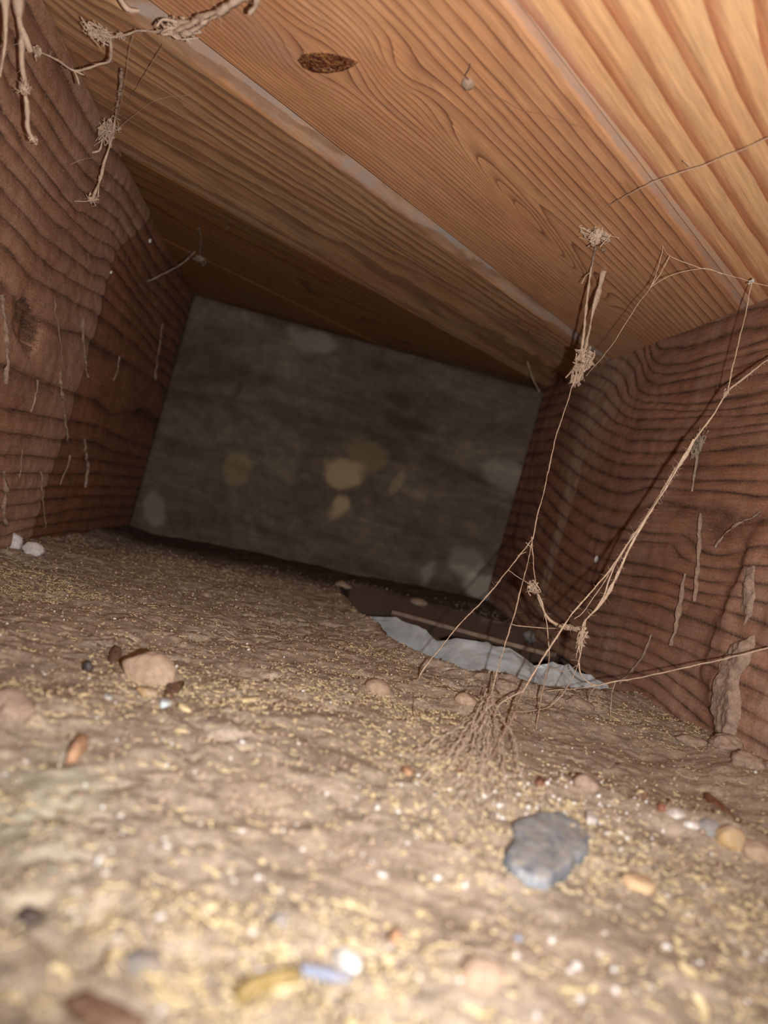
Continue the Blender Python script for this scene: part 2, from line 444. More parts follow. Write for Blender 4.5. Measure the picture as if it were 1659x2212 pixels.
# ---- left joist
jl = [(-6, [(180,0),(330,250),(480,560),(600,800),(690,960)], 0, 0, 3.318),
      (-5, [(120,330),(200,480),(300,640),(450,860),(570,1030),(660,1150)], 0, 0, 3.318),
      (-4, [(110,500),(200,650),(350,870),(480,1080),(600,1240)], 0, 0, 3.318),
      (-3, [(0,500),(130,720),(290,960),(400,1130),(530,1300),(640,1420)], 0, 0, 3.318),
      (-2, [(0,780),(140,990),(280,1190),(420,1370),(540,1520)], 0, 0, 3.318),
      (-1, [(0,950),(170,1170),(330,1370),(470,1520),(640,1680)], 0, 0, 3.318),
      (0, [(0,1150),(190,1360),(360,1570),(450,1640)], 0, 0, 3.318),
      (1, [(0,1350),(130,1500),(300,1690),(430,1790),(640,1960)], 0, 0, 3.318),
      (2, [(0,260),(150,410),(290,570),(420,690),(560,780),(700,860)], 0, 400, 3.95),
      (3, [(0,500),(140,630),(240,760),(350,830),(440,880),(640,1010)], 0, 400, 3.95),
      (4, [(40,880),(130,970),(210,1080),(330,1150),(420,1190),(560,1250),(700,1260),(760,1310),(900,1410),(1080,1510),(1200,1590),(1380,1690)], 0, 400, 3.95),
      (5, [(0,1500),(150,1560),(300,1650),(470,1720),(640,1780),(820,1830),(960,1960)], 0, 400, 3.95),
      (6, [(0,785),(120,800),(290,835),(450,860),(600,890),(760,970),(880,1010)], 0, 600, 2.765),
      (7, [(0,925),(150,935),(300,965),(450,970),(580,990),(680,1040),(860,1080)], 0, 600, 2.765),
      (8, [(0,1055),(200,1065),(390,1080),(560,1085),(840,1130)], 0, 600, 2.765),
      (9, [(0,1165),(250,1170),(430,1175),(580,1175),(840,1200)], 0, 600, 2.765),
      (10, [(60,1260),(270,1255),(400,1250),(600,1250),(850,1260)], 0, 600, 2.765),
      (11, [(0,1370),(160,1350),(330,1320),(500,1305),(840,1310)], 0, 600, 2.765),
      (12, [(170,1440),(400,1400),(600,1370),(820,1370)], 0, 600, 2.765),
      (13, [(150,1500),(400,1460),(700,1430)], 0, 600, 2.765),
      (3, [(830,1100),(950,1180),(1080,1300)], 0, 400, 3.95),
      (2, [(870,940),(1000,1050),(1150,1200),(1300,1370)], 0, 400, 3.95),
      (1, [(900,800),(1020,930),(1200,1150),(1380,1370)], 0, 400, 3.95),
      (0, [(930,650),(1060,800),(1200,1000),(1380,1230)], 0, 400, 3.95),
      (-1, [(980,550),(1100,720),(1250,950)], 0, 400, 3.95),
      (-2, [(1000,460),(1120,640),(1280,880)], 0, 400, 3.95),
      (-3, [(1030,330),(1150,520),(1300,770)], 0, 400, 3.95),
      (-4, [(1060,200),(1180,400),(1330,660)], 0, 400, 3.95)]
_pl, _vl = lines_to(on_left, jl, yzax)
_fl = rbf(_pl*np.array([0.6, 1.0]), _vl, 3e-3)
def tornL(Y, Z): return np.exp(-((Y-0.408)/0.020)**4-((Z-0.040+0.25*(Y-0.41))/0.011)**4)
def ringL(Y, Z):
    z = np.clip(Z, -0.08, 0.15)
    r = _fl(np.clip(Y, 0.27, 0.78)*0.6, z)-(Z-z)*70+0.16*fbm(Y*22, Z*90, 0, 4, 51)
    k = sstep(0.35, 0.6, tornL(Y, Z)+0.5*fbm(Y*80, Z*80, 0, 3, 52))
    return r+(np.round(r)+0.03-r)*k
def smooth_edge_L(Y, Z): return 0.515+0.012*fbm(Y*0+3, Z*30, 0, 3, 8)+0.05*sstep(0.11, 0.16, Z)-0.01*sstep(0.0, -0.05, Z)
SAW = [(0.0, 1.0), (0.07, 0.7), (0.2, 0.35), (0.42, 0.12), (0.75, 0.0), (0.93, 0.2), (1.0, 1.0)]
def dustL(Y, Z):
    e = smooth_edge_L(Y, Z)
    d = 0.74*sstep(0.004, -0.004, Y-e)+0.05
    d = d+0.3*sstep(0.01, -0.07, Z)*sstep(0.004, -0.004, Y-e)+0.3*np.exp(-((Y-e+0.02)/0.02)**2)
    return np.clip(d*(0.75+0.9*fbm(Y*25, Z*30, 0, 4, 61)), 0, 0.95)
def dispL(Y, Z, m):
    bumpy = 0.0012*fbm(Y*30, Z*60, 0, 4, 71)+0.0006*fbm(Y*150, Z*150, 0, 2, 72)
    # torn patch where a splinter of bark came away
    p = np.exp(-((Y-0.408)/0.020)**4-((Z-0.040+0.25*(Y-0.41))/0.011)**4)
    e = Y-smooth_edge_L(Y, Z)
    return -0.0017*m+bumpy-0.0045*p*(0.7+fbm(Y*60, Z*60, 0, 3, 73))+0.0012*sstep(0.004, -0.004, e)
M_jl = wood_mat('wood_joist_left', lin(148, 100, 74), lin(58, 38, 31), SAW, 1.0, red=lin(130, 80, 54), red_amt=0.5, wob=0.06, bump=0.8, patchy=0.65, dust=lin(182, 148, 126), dust_scale=90, grit=0.5, gloss=0.75)
wl = joist('wall_left', XL, 1, -0.10, 0.93, -0.12, ZC-0.0006, ringL, SAW, dustL, dispL, M_jl)
tag(wl, 'rough reddish-brown timber joist on the left with dusty ridged grain', 'joist', kind='structure')

# ---- right joist
o1 = (1330, 700, 4.4225); o2 = (1200, 1200, 3.614)
jr = [(1, [(400,200),(500,235),(660,220),(900,150),(1240,30)], *o1),
      (2, [(330,320),(400,380),(500,390),(680,370),(860,310),(1190,220),(1450,140)], *o1),
      (3, [(290,360),(340,450),(450,480),(600,465),(780,420),(1100,320),(1450,230)], *o1),
      (4, [(235,370),(260,480),(340,550),(450,565),(600,540),(800,500),(1010,455),(1200,400),(1450,320)], *o1),
      (5, [(180,530),(200,620),(300,680),(450,670),(680,635),(900,590),(1250,500),(1450,470)], *o1),
      (6, [(130,690),(250,740),(450,750),(620,770),(840,745),(1120,690),(1280,670),(1450,630)], *o1),
      (7, [(100,760),(200,810),(440,810),(700,830),(1010,830),(1200,800),(1450,750)], *o1),
      (8, [(80,880),(190,915),(650,890),(900,865),(1250,870),(1450,850)], *o1),
      (9, [(60,965),(180,1010),(500,1000),(840,1000),(1100,1000),(1450,950)], *o1),
      (10, [(150,1115),(490,1110),(820,1090),(1100,1050),(1450,1010)], *o1),
      (11, [(300,1230),(600,1220),(900,1200),(1200,1180),(1450,1150)], *o1),
      (12, [(200,1350),(650,1360),(1000,1350),(1450,1340)], *o1),
      (13, [(100,1470),(540,1480),(800,1490),(1100,1500),(1450,1510)], *o1),
      (14, [(300,1560),(540,1570),(850,1590),(1100,1610),(1300,1650),(1450,1650)], *o1),
      (15, [(440,1690),(650,1740),(850,1770),(940,1790),(1040,1860),(1050,1940),(960,2020)], *o1),
      (16, [(0,1940),(300,2000),(600,2010)], *o1), (17, [(0,2060),(500,2090)], *o1),
      (18, [(380,30),(650,70),(1000,150)], *o2), (19, [(500,140),(800,180),(1050,270)], *o2),
      (20, [(440,220),(800,290),(1100,370)], *o2), (21, [(440,310),(800,390),(1050,480),(1380,600)], *o2),
      (22, [(300,430),(600,500),(850,590),(1050,650),(1300,760)], *o2), (23, [(500,560),(830,670),(1000,740),(1280,880)], *o2),
      (24, [(700,740),(900,850),(1100,960),(1230,1060)], *o2), (25, [(800,880),(1000,1040),(1180,1180)], *o2)]
_pr, _vr = lines_to(on_right, jr, yzax)
_fr = rbf(_pr*np.array([0.6, 1.0]), _vr, 3e-3)
def ringR(Y, Z):
    z = np.clip(Z, -0.062, 0.152)
    return _fr(np.clip(Y, 0.27, 0.66)*0.6, z)-(Z-z)*100+0.20*fbm(Y*25, Z*110, 0, 4, 81)
SAWR = [(0.0, 1.0), (0.06, 0.7), (0.2, 0.3), (0.4, 0.08), (0.7, 0.0), (0.88, 0.25), (1.0, 1.0)]
def bark(Y, Z):
    # torn, bulging foot of the joist
    yb = 0.336+0.03*sstep(0.02, -0.06, Z)*0-0.20*(Z+0.02)*(Z > -0.02)-0.9*(np.clip(-0.03-Z, 0, 1))*1.0
    return sstep(0.008, -0.006, Y-yb+0.006*fbm(Y*40, Z*60, 0, 3, 85)*2)*sstep(0.055, 0.02, Z)
def dustR(Y, Z):
    s1 = np.exp(-((Y-0.583-0.05*(Z-0.05))/0.008)**2)*sstep(0.145, 0.12, Z)*1.3
    s2 = np.exp(-((Y-0.572+0.05*(Z-0.05))/0.003)**2)*0.9*sstep(0.09, 0.05, Z)
    cor = sstep(0.49, 0.56, Y)*sstep(0.03, 0.14, Z)*sstep(0.64, 0.58, Y)*0.9
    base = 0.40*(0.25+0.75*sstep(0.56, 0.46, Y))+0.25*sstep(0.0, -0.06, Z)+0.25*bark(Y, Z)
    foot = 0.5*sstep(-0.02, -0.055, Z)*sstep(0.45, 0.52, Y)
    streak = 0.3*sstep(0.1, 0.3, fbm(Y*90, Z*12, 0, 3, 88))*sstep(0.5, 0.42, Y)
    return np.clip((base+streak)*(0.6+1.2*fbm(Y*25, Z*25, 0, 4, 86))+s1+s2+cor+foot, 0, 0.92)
def dispR(Y, Z, m):
    bumpy = 0.0010*fbm(Y*25, Z*50, 0, 4, 91)+0.0006*fbm(Y*150, Z*150, 0, 2, 92)
    bk = bark(Y, Z)
    return -0.0015*m*(1-0.6*bk)+bumpy+bk*(0.0035+0.005*fbm(Y*45, Z*35, 0, 4, 93)+0.002*fbm(Y*200, Z*60, 0, 3, 94))
M_jr = wood_mat('wood_joist_right', lin(152, 106, 84), lin(60, 40, 33), SAWR, 1.0, red=lin(138, 84, 58), red_amt=0.6, wob=0.06, bump=0.8, patchy=0.65, dust=lin(176, 147, 129), dust_scale=80, grit=0.35, gloss=0.75)
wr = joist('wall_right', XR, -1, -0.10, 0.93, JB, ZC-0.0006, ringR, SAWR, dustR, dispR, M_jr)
tag(wr, 'rough reddish-brown timber joist on the right with close ridged grain', 'joist', kind='structure')

# ---- end board (grey, stained) standing askew across the far end
m_back, nt, b = new_mat('grey_board')
st = attr(nt, 'st').outputs['Vector']
n1 = noise(nt, vmul(nt, st, (8, 24, 1)), 1.0, 7, 0.65, 0.4, dim='2D')
n2 = noise(nt, vmul(nt, st, (70, 70, 1)), 1.0, 5, 0.7, dim='2D')
n3 = noise(nt, vmul(nt, st, (40, 260, 1)), 1.0, 4, 0.6, dim='2D')
col = ramp(nt, n1, [(0.3, lin(76, 63, 52)), (0.5, lin(96, 82, 69)), (0.7, lin(116, 102, 87))])
col = mixc(nt, 1.0, col, ramp(nt, n2, [(0.3, 0.72), (0.7, 1.15)]), 'MULTIPLY')
col = mixc(nt, 0.5, col, ramp(nt, n3, [(0.3, 0.8), (0.7, 1.1)]), 'MULTIPLY')
stain = attr(nt, 'stain').outputs['Fac']; pale = attr(nt, 'pale').outputs['Fac']
col = mixc(nt, stain, col, lin(176, 154, 116)); col = mixc(nt, pale, col, lin(168, 158, 144))
dk = attr(nt, 'dark').outputs['Fac']
col = mixc(nt, dk, col, lin(58, 46, 38))
nt.links.new(col, b.inputs['Base Color']); b.inputs['Roughness'].default_value = 0.9
nt.links.new(nd(nt, 'ShaderNodeBump', {'Strength': 0.4, 'Distance': 0.001, 'Height': mth(nt, 'ADD', n2, n3)}).outputs[0], b.inputs['Normal'])
BA = np.array([XL+0.0015, 0.802]); BB = np.array([XR-0.001, 0.719])     # plan line of the board
def on_back(px, py, off=0.0):
    r = ray(px, py); nn = np.array([BB[1]-BA[1], -(BB[0]-BA[0])]); nn = nn/np.hypot(*nn)
    c = BA@nn+off
    return r*(c/(r[..., 0]*nn[0]+r[..., 1]*nn[1]))[..., None]
def make_back():
    u = np.linspace(0, 1, 170); v = np.linspace(0, 1, 110)
    U_, V_ = np.meshgrid(u, v, indexing='ij')
    top = 0.1598+(0.1528-0.1598)*U_+0.0008*fbm(U_*20, 0*U_, 0, 3, 12)
    Z = -0.100+(top+0.100)*V_
    X = BA[0]+(BB[0]-BA[0])*U_; Y = BA[1]+(BB[1]-BA[1])*U_
    rel = 0.0010*fbm(U_*12, V_*10, 0, 4, 13)
    rel[[0, -1], :] += 0.001; rel[:, -1] += 0.0015
    P = np.stack([X, Y+rel, Z], -1)
    V, F, T, rg = slab_grid(P, (0.006, 0.03, 0))
    # stains in board coordinates
    def blob(px, py, rx, ry, rot=0):
        c = on_back(np.array([float(px)]), np.array([float(py)]))[0]
        du = X-c[0]; dz = Z-c[2]
        du, dz = du*math.cos(rot)+dz*math.sin(rot), -du*math.sin(rot)+dz*math.cos(rot)
        r = np.hypot(du/(rx*0.00048), dz/(ry*0.00048))+1.3*fbm(X*45, Z*45, 0, 4, int(px) % 50)
        return sstep(1.1, 0.6, r)
    stain = np.clip(0.62*blob(740,1020,34,42)+0.65*blob(737,1092,26,28)+0.22*blob(515,1010,30,40)+0.25*blob(858,1042,9,26,-0.3)+0.2*blob(790,985,60,30), 0, 1)
    pale = np.clip(0.5*blob(1010,1225,45,42)+0.6*blob(1045,1270,42,30)+0.35*blob(922,1240,24,40)+0.3*blob(680,735,60,25)+0.35*blob(330,1100,30,50)+0.25*blob(1090,1020,50,40), 0, 1)
    dark = np.clip(0.7*blob(850,860,40,22)+0.6*blob(880,915,40,18)+0.5*blob(512,845,9,26)+0.45*blob(980,1010,130,8,-0.2)+0.4*blob(960,1180,100,40)+0.35*blob(700,860,200,14,-0.05), 0, 1)
    def ext(q):
        q = q.ravel(); return np.concatenate([q, q[rg], [0], q[rg]])
    st = np.stack([ext(X), ext(Z), 0*ext(X)], 1)
    o = mesh('wall_back', V, quads_tris(F, T), m_back, None, loc=(0.03, 0.76, -0.1), attrs={'stain': ext(stain), 'pale': ext(pale), 'dark': ext(dark), 'st': st})
    tag(o, 'grey dusty stained board standing across the dark far end', 'board', kind='structure')
make_back()

# ------------------------------------------------------------------ ground of dust and rubble
_edge = np.array([(0.060, 0.60), (0.064, 0.52), (0.071, 0.483), (0.082, 0.42), (0.093, 0.380), (0.112, 0.366), (0.137, 0.357), (0.165, 0.366), (0.194, 0.385), (0.215, 0.405), (0.26, 0.41)])
_hole = np.concatenate([_edge, np.array([(0.26, 0.56), (0.205, 0.575), (0.15, 0.615), (0.10, 0.65), (0.07, 0.645)])])
def hole_sd(X, Y):
    """signed distance to the hollow's outline, positive inside"""
    P = _hole; n = len(P)
    d = np.full(np.shape(X), 1e9); ins = np.zeros(np.shape(X), bool)
    for i in range(n):
        a = P[i]; b_ = P[(i+1) % n]; e = b_-a
        wx = X-a[0]; wy = Y-a[1]
        t = np.clip((wx*e[0]+wy*e[1])/(e@e), 0, 1)
        d = np.minimum(d, np.hypot(wx-t*e[0], wy-t*e[1]))
        c = (a[1] > Y) != (b_[1] > Y)
        xx = e[0]*(Y-a[1])/(e[1] if abs(e[1]) > 1e-9 else 1e-9)+a[0]
        ins ^= c & (X < xx)
    return np.where(ins, d, -d)
def base_z(X, Y):
    z = -0.0722+0.060*X
    z = z-0.006*sstep(0.45, 0.75, Y)*sstep(0.02, -0.12, X)*0.5+0.004*sstep(0.64, 0.72, Y)*sstep(0.06, 0.16, X)
    z = z+0.008*sstep(0.025, 0.0, X-XL)*0.35
    z = z+0.010*sstep(0.05, 0.0, XR-X)*sstep(0.33, 0.27, Y)
    return z
BUMPS = []      # (x, y, radius, height) mounds raised under half-buried stones
def ground_z(X, Y):
    X = np.asarray(X, float); Y = np.asarray(Y, float)
    z = base_z(X, Y)
    z = z+0.0065*fbm(X*14, Y*14, 0, 3, 101)+0.0034*fbm(X*45, Y*45, 0, 3, 103)
    for x, y, r, h in BUMPS: z = z+h*np.exp(-((X-x)**2+(Y-y)**2)/(r*r))
    sd = hole_sd(X, Y)+0.005*fbm(X*70, Y*70, 0, 3, 107)
    z = z-0.055*sstep(-0.001, 0.010, sd)+0.0025*np.exp(-((sd+0.006)/0.006)**2)
    return z
def ground_fine(X, Y):
    a = fbm(X*120, Y*120, 0, 5, 111)+0.5*np.clip(fbm(X*300, Y*300, 0, 3, 112), 0, 1)
    b = np.abs(fbm(X*90, Y*90, 0, 3, 115))
    c = vn(X*600, Y*600, 0, 118)-0.5
    return 0.0028*a-0.0018*np.exp(-(b/0.03)**2)*sstep(0.6, 0.8, vn(X*30, Y*30, 0, 119))+0.00045*c
def gpt(px, py):
    """where the ray through a picture point meets the ground"""
    px = np.atleast_1d(np.asarray(px, float)); py = np.atleast_1d(np.asarray(py, float))
    r = ray(px, py)
    T = np.linspace(0.09, 0.9, 220)
    p = r[:, None]*T[None, :, None]
    below = p[..., 2] < ground_z(p[..., 0], p[..., 1])
    i = np.clip(np.where(below.any(1), below.argmax(1), 150), 1, None)
    a, b_ = T[i-1], T[i]
    for _ in range(12):
        m = (a+b_)/2; q = r*m[:, None]; u = q[:, 2] < ground_z(q[:, 0], q[:, 1])
        b_ = np.where(u, m, b_); a = np.where(u, a, m)
    return r*((a+b_)/2)[:, None]

m_gr, nt, b = new_mat('dusty_earth')
tc = nd(nt, 'ShaderNodeTexCoord').outputs['Object']
n1 = noise(nt, tc, 16, 4, 0.6); n2 = noise(nt, tc, 120, 6, 0.7); n3 = noise(nt, tc, 900, 3, 0.7); n4 = noise(nt, tc, 42, 5, 0.65, 0.6)
col = ramp(nt, n2, [(0.28, lin(116, 103, 91)), (0.5, lin(158, 143, 128)), (0.72, lin(190, 173, 153))])
col = mixc(nt, ramp(nt, n1, [(0.4, 0.0), (0.7, 0.5)]), col, lin(164, 143, 122))
col = mixc(nt, ramp(nt, n4, [(0.56, 0.0), (0.7, 0.35)]), col, lin(146, 138, 131))
col = mixc(nt, ramp(nt, n3, [(0.56, 0.0), (0.70, 0.7)]), col, lin(206, 190, 158))
col = mixc(nt, ramp(nt, n3, [(0.30, 0.7), (0.44, 0.0)]), col, lin(84, 68, 58))
col = mixc(nt, attr(nt, 'pale_patch').outputs['Fac'], col, mixc(nt, n2, lin(150, 148, 132), lin(206, 200, 176)))
col = mixc(nt, attr(nt, 'painted_shade').outputs['Fac'], col, lin(70, 54, 45))
nt.links.new(col, b.inputs['Base Color']); b.inputs['Roughness'].default_value = 1.0; b.inputs['Specular IOR Level'].default_value = 0.1
nt.links.new(nd(nt, 'ShaderNodeBump', {'Strength': 0.6, 'Distance': 0.0006, 'Height': mth(nt, 'ADD', n3, n2)}).outputs[0], b.inputs['Normal'])

def make_ground():
    x = np.arange(-0.19, 0.2601, 0.0012)
    y = np.concatenate([np.arange(-0.12, 0.10, 0.004), np.arange(0.10, 0.5, 0.0010), np.arange(0.5, 0.86, 0.0022)])
    X, Y = np.meshgrid(x, y, indexing='ij')
    Z = ground_z(X, Y)+ground_fine(X, Y)
    sd = hole_sd(X, Y)+0.006*fbm(X*60, Y*60, 0, 3, 108)
    painted_shade = np.clip(sstep(-0.005, 0.0, sd)*np.where(Y > 0.43, 1, sstep(0.0, 0.004, sd))+0.9*sstep(0.56, 0.66, Y+0.03*fbm(X*30, Y*30, 0, 3, 109)+0.25*(X-0.10)), 0, 0.95)   # shade painted into the earth colour, in the hollow and at the far end
    c = gpt(70, 1770)[0]; pale_patch = 0.6*np.clip(np.exp(-((X-c[0])/0.022)**2-((Y-c[1])/0.03)**2)*(0.7+2*fbm(X*70, Y*70, 0, 3, 120)), 0, 1)   # paler, greyer patch of ground
    P = np.stack([X, Y, Z], -1)
    o = mesh('floor', P.reshape(-1, 3), grid_faces(*X.shape), m_gr, None, loc=(0, 0.3, -0.075), attrs={'painted_shade': painted_shade.ravel(), 'pale_patch': pale_patch.ravel()})
    tag(o, 'uneven dusty brown earth strewn with sawdust under the boards', 'ground', kind='structure')

# ------------------------------------------------------------------ materials of the loose things
def dusty(name, c1, c2, scale=200, dustc=lin(150, 126, 106), dust=0.35, rough=0.9, spec=0.2, bump=0.5, sss=0.0):
    m, nt, b = new_mat(name)
    tc = nd(nt, 'ShaderNodeTexCoord').outputs['Object']
    n = noise(nt, tc, scale, 5, 0.65, 0.3)
    col = mixc(nt, ramp(nt, n, [(0.32, 0.0), (0.68, 1.0)]), c1, c2)
    nz = nd(nt, 'ShaderNodeSeparateXYZ', {0: nd(nt, 'ShaderNodeNewGeometry').outputs['Normal']}).outputs[2]
    n2 = noise(nt, tc, scale*1.7, 4, 0.7)
    df = mth(nt, 'MULTIPLY', ramp(nt, nz, [(0.0, 0.2), (0.9, 1.0)]), mth(nt, 'MULTIPLY', ramp(nt, n2, [(0.38, 0.0), (0.6, 1.0)]), dust), True)
    col = mixc(nt, df, col, dustc)
    nt.links.new(col, b.inputs['Base Color']); b.inputs['Roughness'].default_value = rough
    b.inputs['Specular IOR Level'].default_value = spec
    nt.links.new(nd(nt, 'ShaderNodeBump', {'Strength': bump, 'Distance': 0.0006, 'Height': n}).outputs[0], b.inputs['Normal'])
    return m
M_slate = dusty('slate', lin(76, 84, 98), lin(142, 150, 160), 260, lin(168, 156, 140), 0.7, 0.7, 0.4, 0.9)
M_tan = dusty('tan_stone', lin(138, 114, 95), lin(176, 150, 126), 500, lin(160, 138, 121), 0.8, bump=0.9)
M_tassel = dusty('dust_tassel', lin(122, 100, 84), lin(158, 134, 114), 600, dust=0.2, bump=0.2)
M_pink = dusty('pinkish_stone', lin(150, 124, 110), lin(176, 150, 134), 400, lin(160, 138, 121), 0.8, bump=0.9)
M_yellow = dusty('yellow_stone', lin(176, 142, 88), lin(166, 144, 118), 300, lin(160, 140, 120), 1.2, rough=0.6)
M_white = dusty('white_chalk', lin(176, 168, 162), lin(222, 218, 216), 500, lin(180, 166, 152), 0.6)
M_quartz = dusty('pale_quartz', lin(160, 148, 138), lin(220, 214, 212), 260, lin(160, 140, 122), 0.9, 0.35, 0.5)
M_brown = dusty('brown_flake', lin(92, 66, 52), lin(120, 90, 72), 300, dust=0.4)
M_redbrown = dusty('reddish_flake', lin(104, 62, 48), lin(134, 86, 66), 300, dust=0.4, rough=0.5)
M_orange = dusty('orange_chip', lin(148, 110, 82), lin(176, 138, 108), 300, dust=0.3, rough=0.6)
M_dark = dusty('dark_lump', lin(40, 36, 40), lin(70, 62, 62), 300, dust=0.25, rough=0.5)
M_blue = dusty('blue_scrap', lin(104, 114, 138), lin(140, 148, 164), 200, dust=0.5, rough=0.5)
M_paleblue = dusty('pale_blue_scrap', lin(170, 184, 190), lin(196, 206, 210), 200, dust=0.2, rough=0.5)
M_twig = dusty('olive_twig', lin(118, 100, 60), lin(158, 136, 90), 300, dust=0.2)
M_saw = dusty('sawdust', lin(194, 172, 128), lin(222, 204, 166), 700, lin(170, 146, 112), 0.3)
M_grey = dusty('grey_stone', lin(104, 104, 106), lin(140, 138, 134), 200, dust=0.6)
M_earth = dusty('earth_clod', lin(118, 98, 86), lin(164, 140, 122), 500, lin(160, 138, 121), 0.8, bump=1.0)
M_crumb = dusty('earth_crumb', lin(118, 98, 85), lin(178, 154, 132), 90, dust=0.3)
M_web = dusty('dusty_cobweb', lin(164, 140, 120), lin(200, 174, 150), 500, lin(176, 150, 126), 0.3, bump=0.2)
M_webthin = dusty('cobweb_thread', lin(170, 142, 120), lin(206, 178, 154), 500, lin(176, 150, 126), 0.2, bump=0.0)
M_fan = dusty('matted_web', lin(206, 184, 162), lin(232, 212, 190), 500, lin(176, 150, 126), 0.2, bump=0.0)
M_lint = dusty('grey_lint', lin(124, 108, 92), lin(158, 140, 122), 500, lin(150, 132, 112), 0.3, bump=0.2)
M_sheet = dusty('blue_grey_sheet', lin(172, 182, 186), lin(210, 216, 219), 60, lin(130, 120, 110), 0.25, 0.6, 0.3, 0.2)
M_woodchip = dusty('pale_wood_chip', lin(176, 146, 112), lin(200, 170, 134), 200, lin(164, 142, 124), 0.5)
M_lath = dusty('lath', lin(120, 100, 86), lin(160, 138, 122), 120, dust=0.2)

# ------------------------------------------------------------------ shapes
_ico = {}
def ico(sub):
    if sub not in _ico:
        import bmesh
        bm = bmesh.new(); bmesh.ops.create_icosphere(bm, subdivisions=sub, radius=1)
        _ico[sub] = (np.array([v.co[:] for v in bm.verts]), np.array([[v.index for v in f.verts] for f in bm.faces])); bm.free()
    return _ico[sub]
def lump_verts(sub, sx, sy, sz, seed, rough=0.35, facet=0.0):
    V, F = ico(sub)
    n = fbm(V[:, 0]*1.3+seed*3.1, V[:, 1]*1.3+seed, V[:, 2]*1.3, 4, seed % 90)+(0.35*fbm(V[:, 0]*5+seed, V[:, 1]*5, V[:, 2]*5, 3, seed % 77) if sub > 2 else 0)
    W = V*(1+rough*n)[:, None]
    if facet:
        r = np.random.default_rng(seed)
        for _ in range(9):
            d = r.normal(size=3); d /= np.linalg.norm(d); h = 0.72+0.2*r.random()
            k = np.clip(W@d-h, 0, None)*facet
            W = W-k[:, None]*d
    return W*np.array([sx, sy, sz]), F
def rotz(V, a):
    c, s = math.cos(a), math.sin(a)
    return V@np.array([[c, s, 0], [-s, c, 0], [0, 0, 1]])
def depth_of(p): return float(p@FWD)
VIEWROT = -YAW
def stone(name, px, py, wpx, hpx, mat, label, cat, group=None, seed=1, sink=0.35, rot=0.0, facet=0.8, rough=0.45, sub=3, flat=None, hang=0.85):
    """a stone whose outline spans about wpx by hpx photo pixels, half sunk in the earth"""
    p = gpt(px, py+hpx*0.18)[0]; d = depth_of(p)
    rx = wpx*d/FPX/2; rz = hpx*d/FPX/2*(1.0 if flat is None else flat)
    V, F = lump_verts(sub, rx, rx*hang, rz, seed, rough, facet)
    V = rotz(V, rot+VIEWROT)
    c = np.array([p[0], p[1], float(ground_z(p[0], p[1]))+rz*(1-2*sink)])
    o = mesh(name, V+c, F, mat, None, loc=c-np.array([0, 0, rz*(1-2*sink)]))
    return tag(o, label, cat, group)
def chip(name, poly, mat, label, cat, group=None, thick=0.002, seed=3, lift=0.0, rough=0.12, tilt=(0, 0), dome=0.15, sub=3, flat=False):
    """a flat piece: its outline in photo pixels is laid on the ground plane there and given real thickness"""
    q = np.array(densify(list(poly)+[poly[0]], 8)[:-1], float)
    P = gpt(q[:, 0], q[:, 1]); c = P.mean(0)
    D = P-c
    n = len(P)
    ang = np.arange(n)/n*2*math.pi
    jit = 1+rough*fbm(np.cos(ang)*2.5+seed, np.sin(ang)*2.5, seed, 3, seed % 80)*2
    D[:, :2] *= jit[:, None]
    zc = float(ground_z(c[0], c[1]))+lift
    rings = []; prof_ = [(1.0, -0.6*thick-0.001), (1.02, 0.25*thick), (0.97, 0.85*thick), (0.86, thick), (0.62, thick*(1+dome)), (0.34, thick*(1+dome*1.3)), (0.1, thick*(1+dome*1.3))]
    for f, z in prof_:
        xy = D[:, :2]*f
        zz = zc+z+(xy[:, 0]*tilt[0]+xy[:, 1]*tilt[1])
        if z > 0: zz = zz+thick*(0.16 if flat else 0.3)*fbm(xy[:, 0]*180+seed, xy[:, 1]*180, 0, 3, seed % 70)*(f < 1)
        rings.append(np.stack([c[0]+xy[:, 0], c[1]+xy[:, 1], zz], 1))
    V = np.concatenate(rings); F = []
    area = 0.5*np.sum(D[:, 0]*np.roll(D[:, 1], -1)-D[:, 1]*np.roll(D[:, 0], -1))
    for k in range(len(rings)-1):
        for i in range(n):
            a, b_, c_, d_ = k*n+i, k*n+(i+1) % n, (k+1)*n+(i+1) % n, (k+1)*n+i
            F.append((a, b_, c_, d_) if area > 0 else (a, d_, c_, b_))
    top = list(range((len(rings)-1)*n, len(rings)*n)); bot = list(range(n))
    F.append(tuple(top) if area > 0 else tuple(top[::-1])); F.append(tuple(bot[::-1]) if area > 0 else tuple(bot))
    o = mesh(name, V, F, mat, None, loc=(c[0], c[1], zc), smooth=not flat)
    return tag(o, label, cat, group)

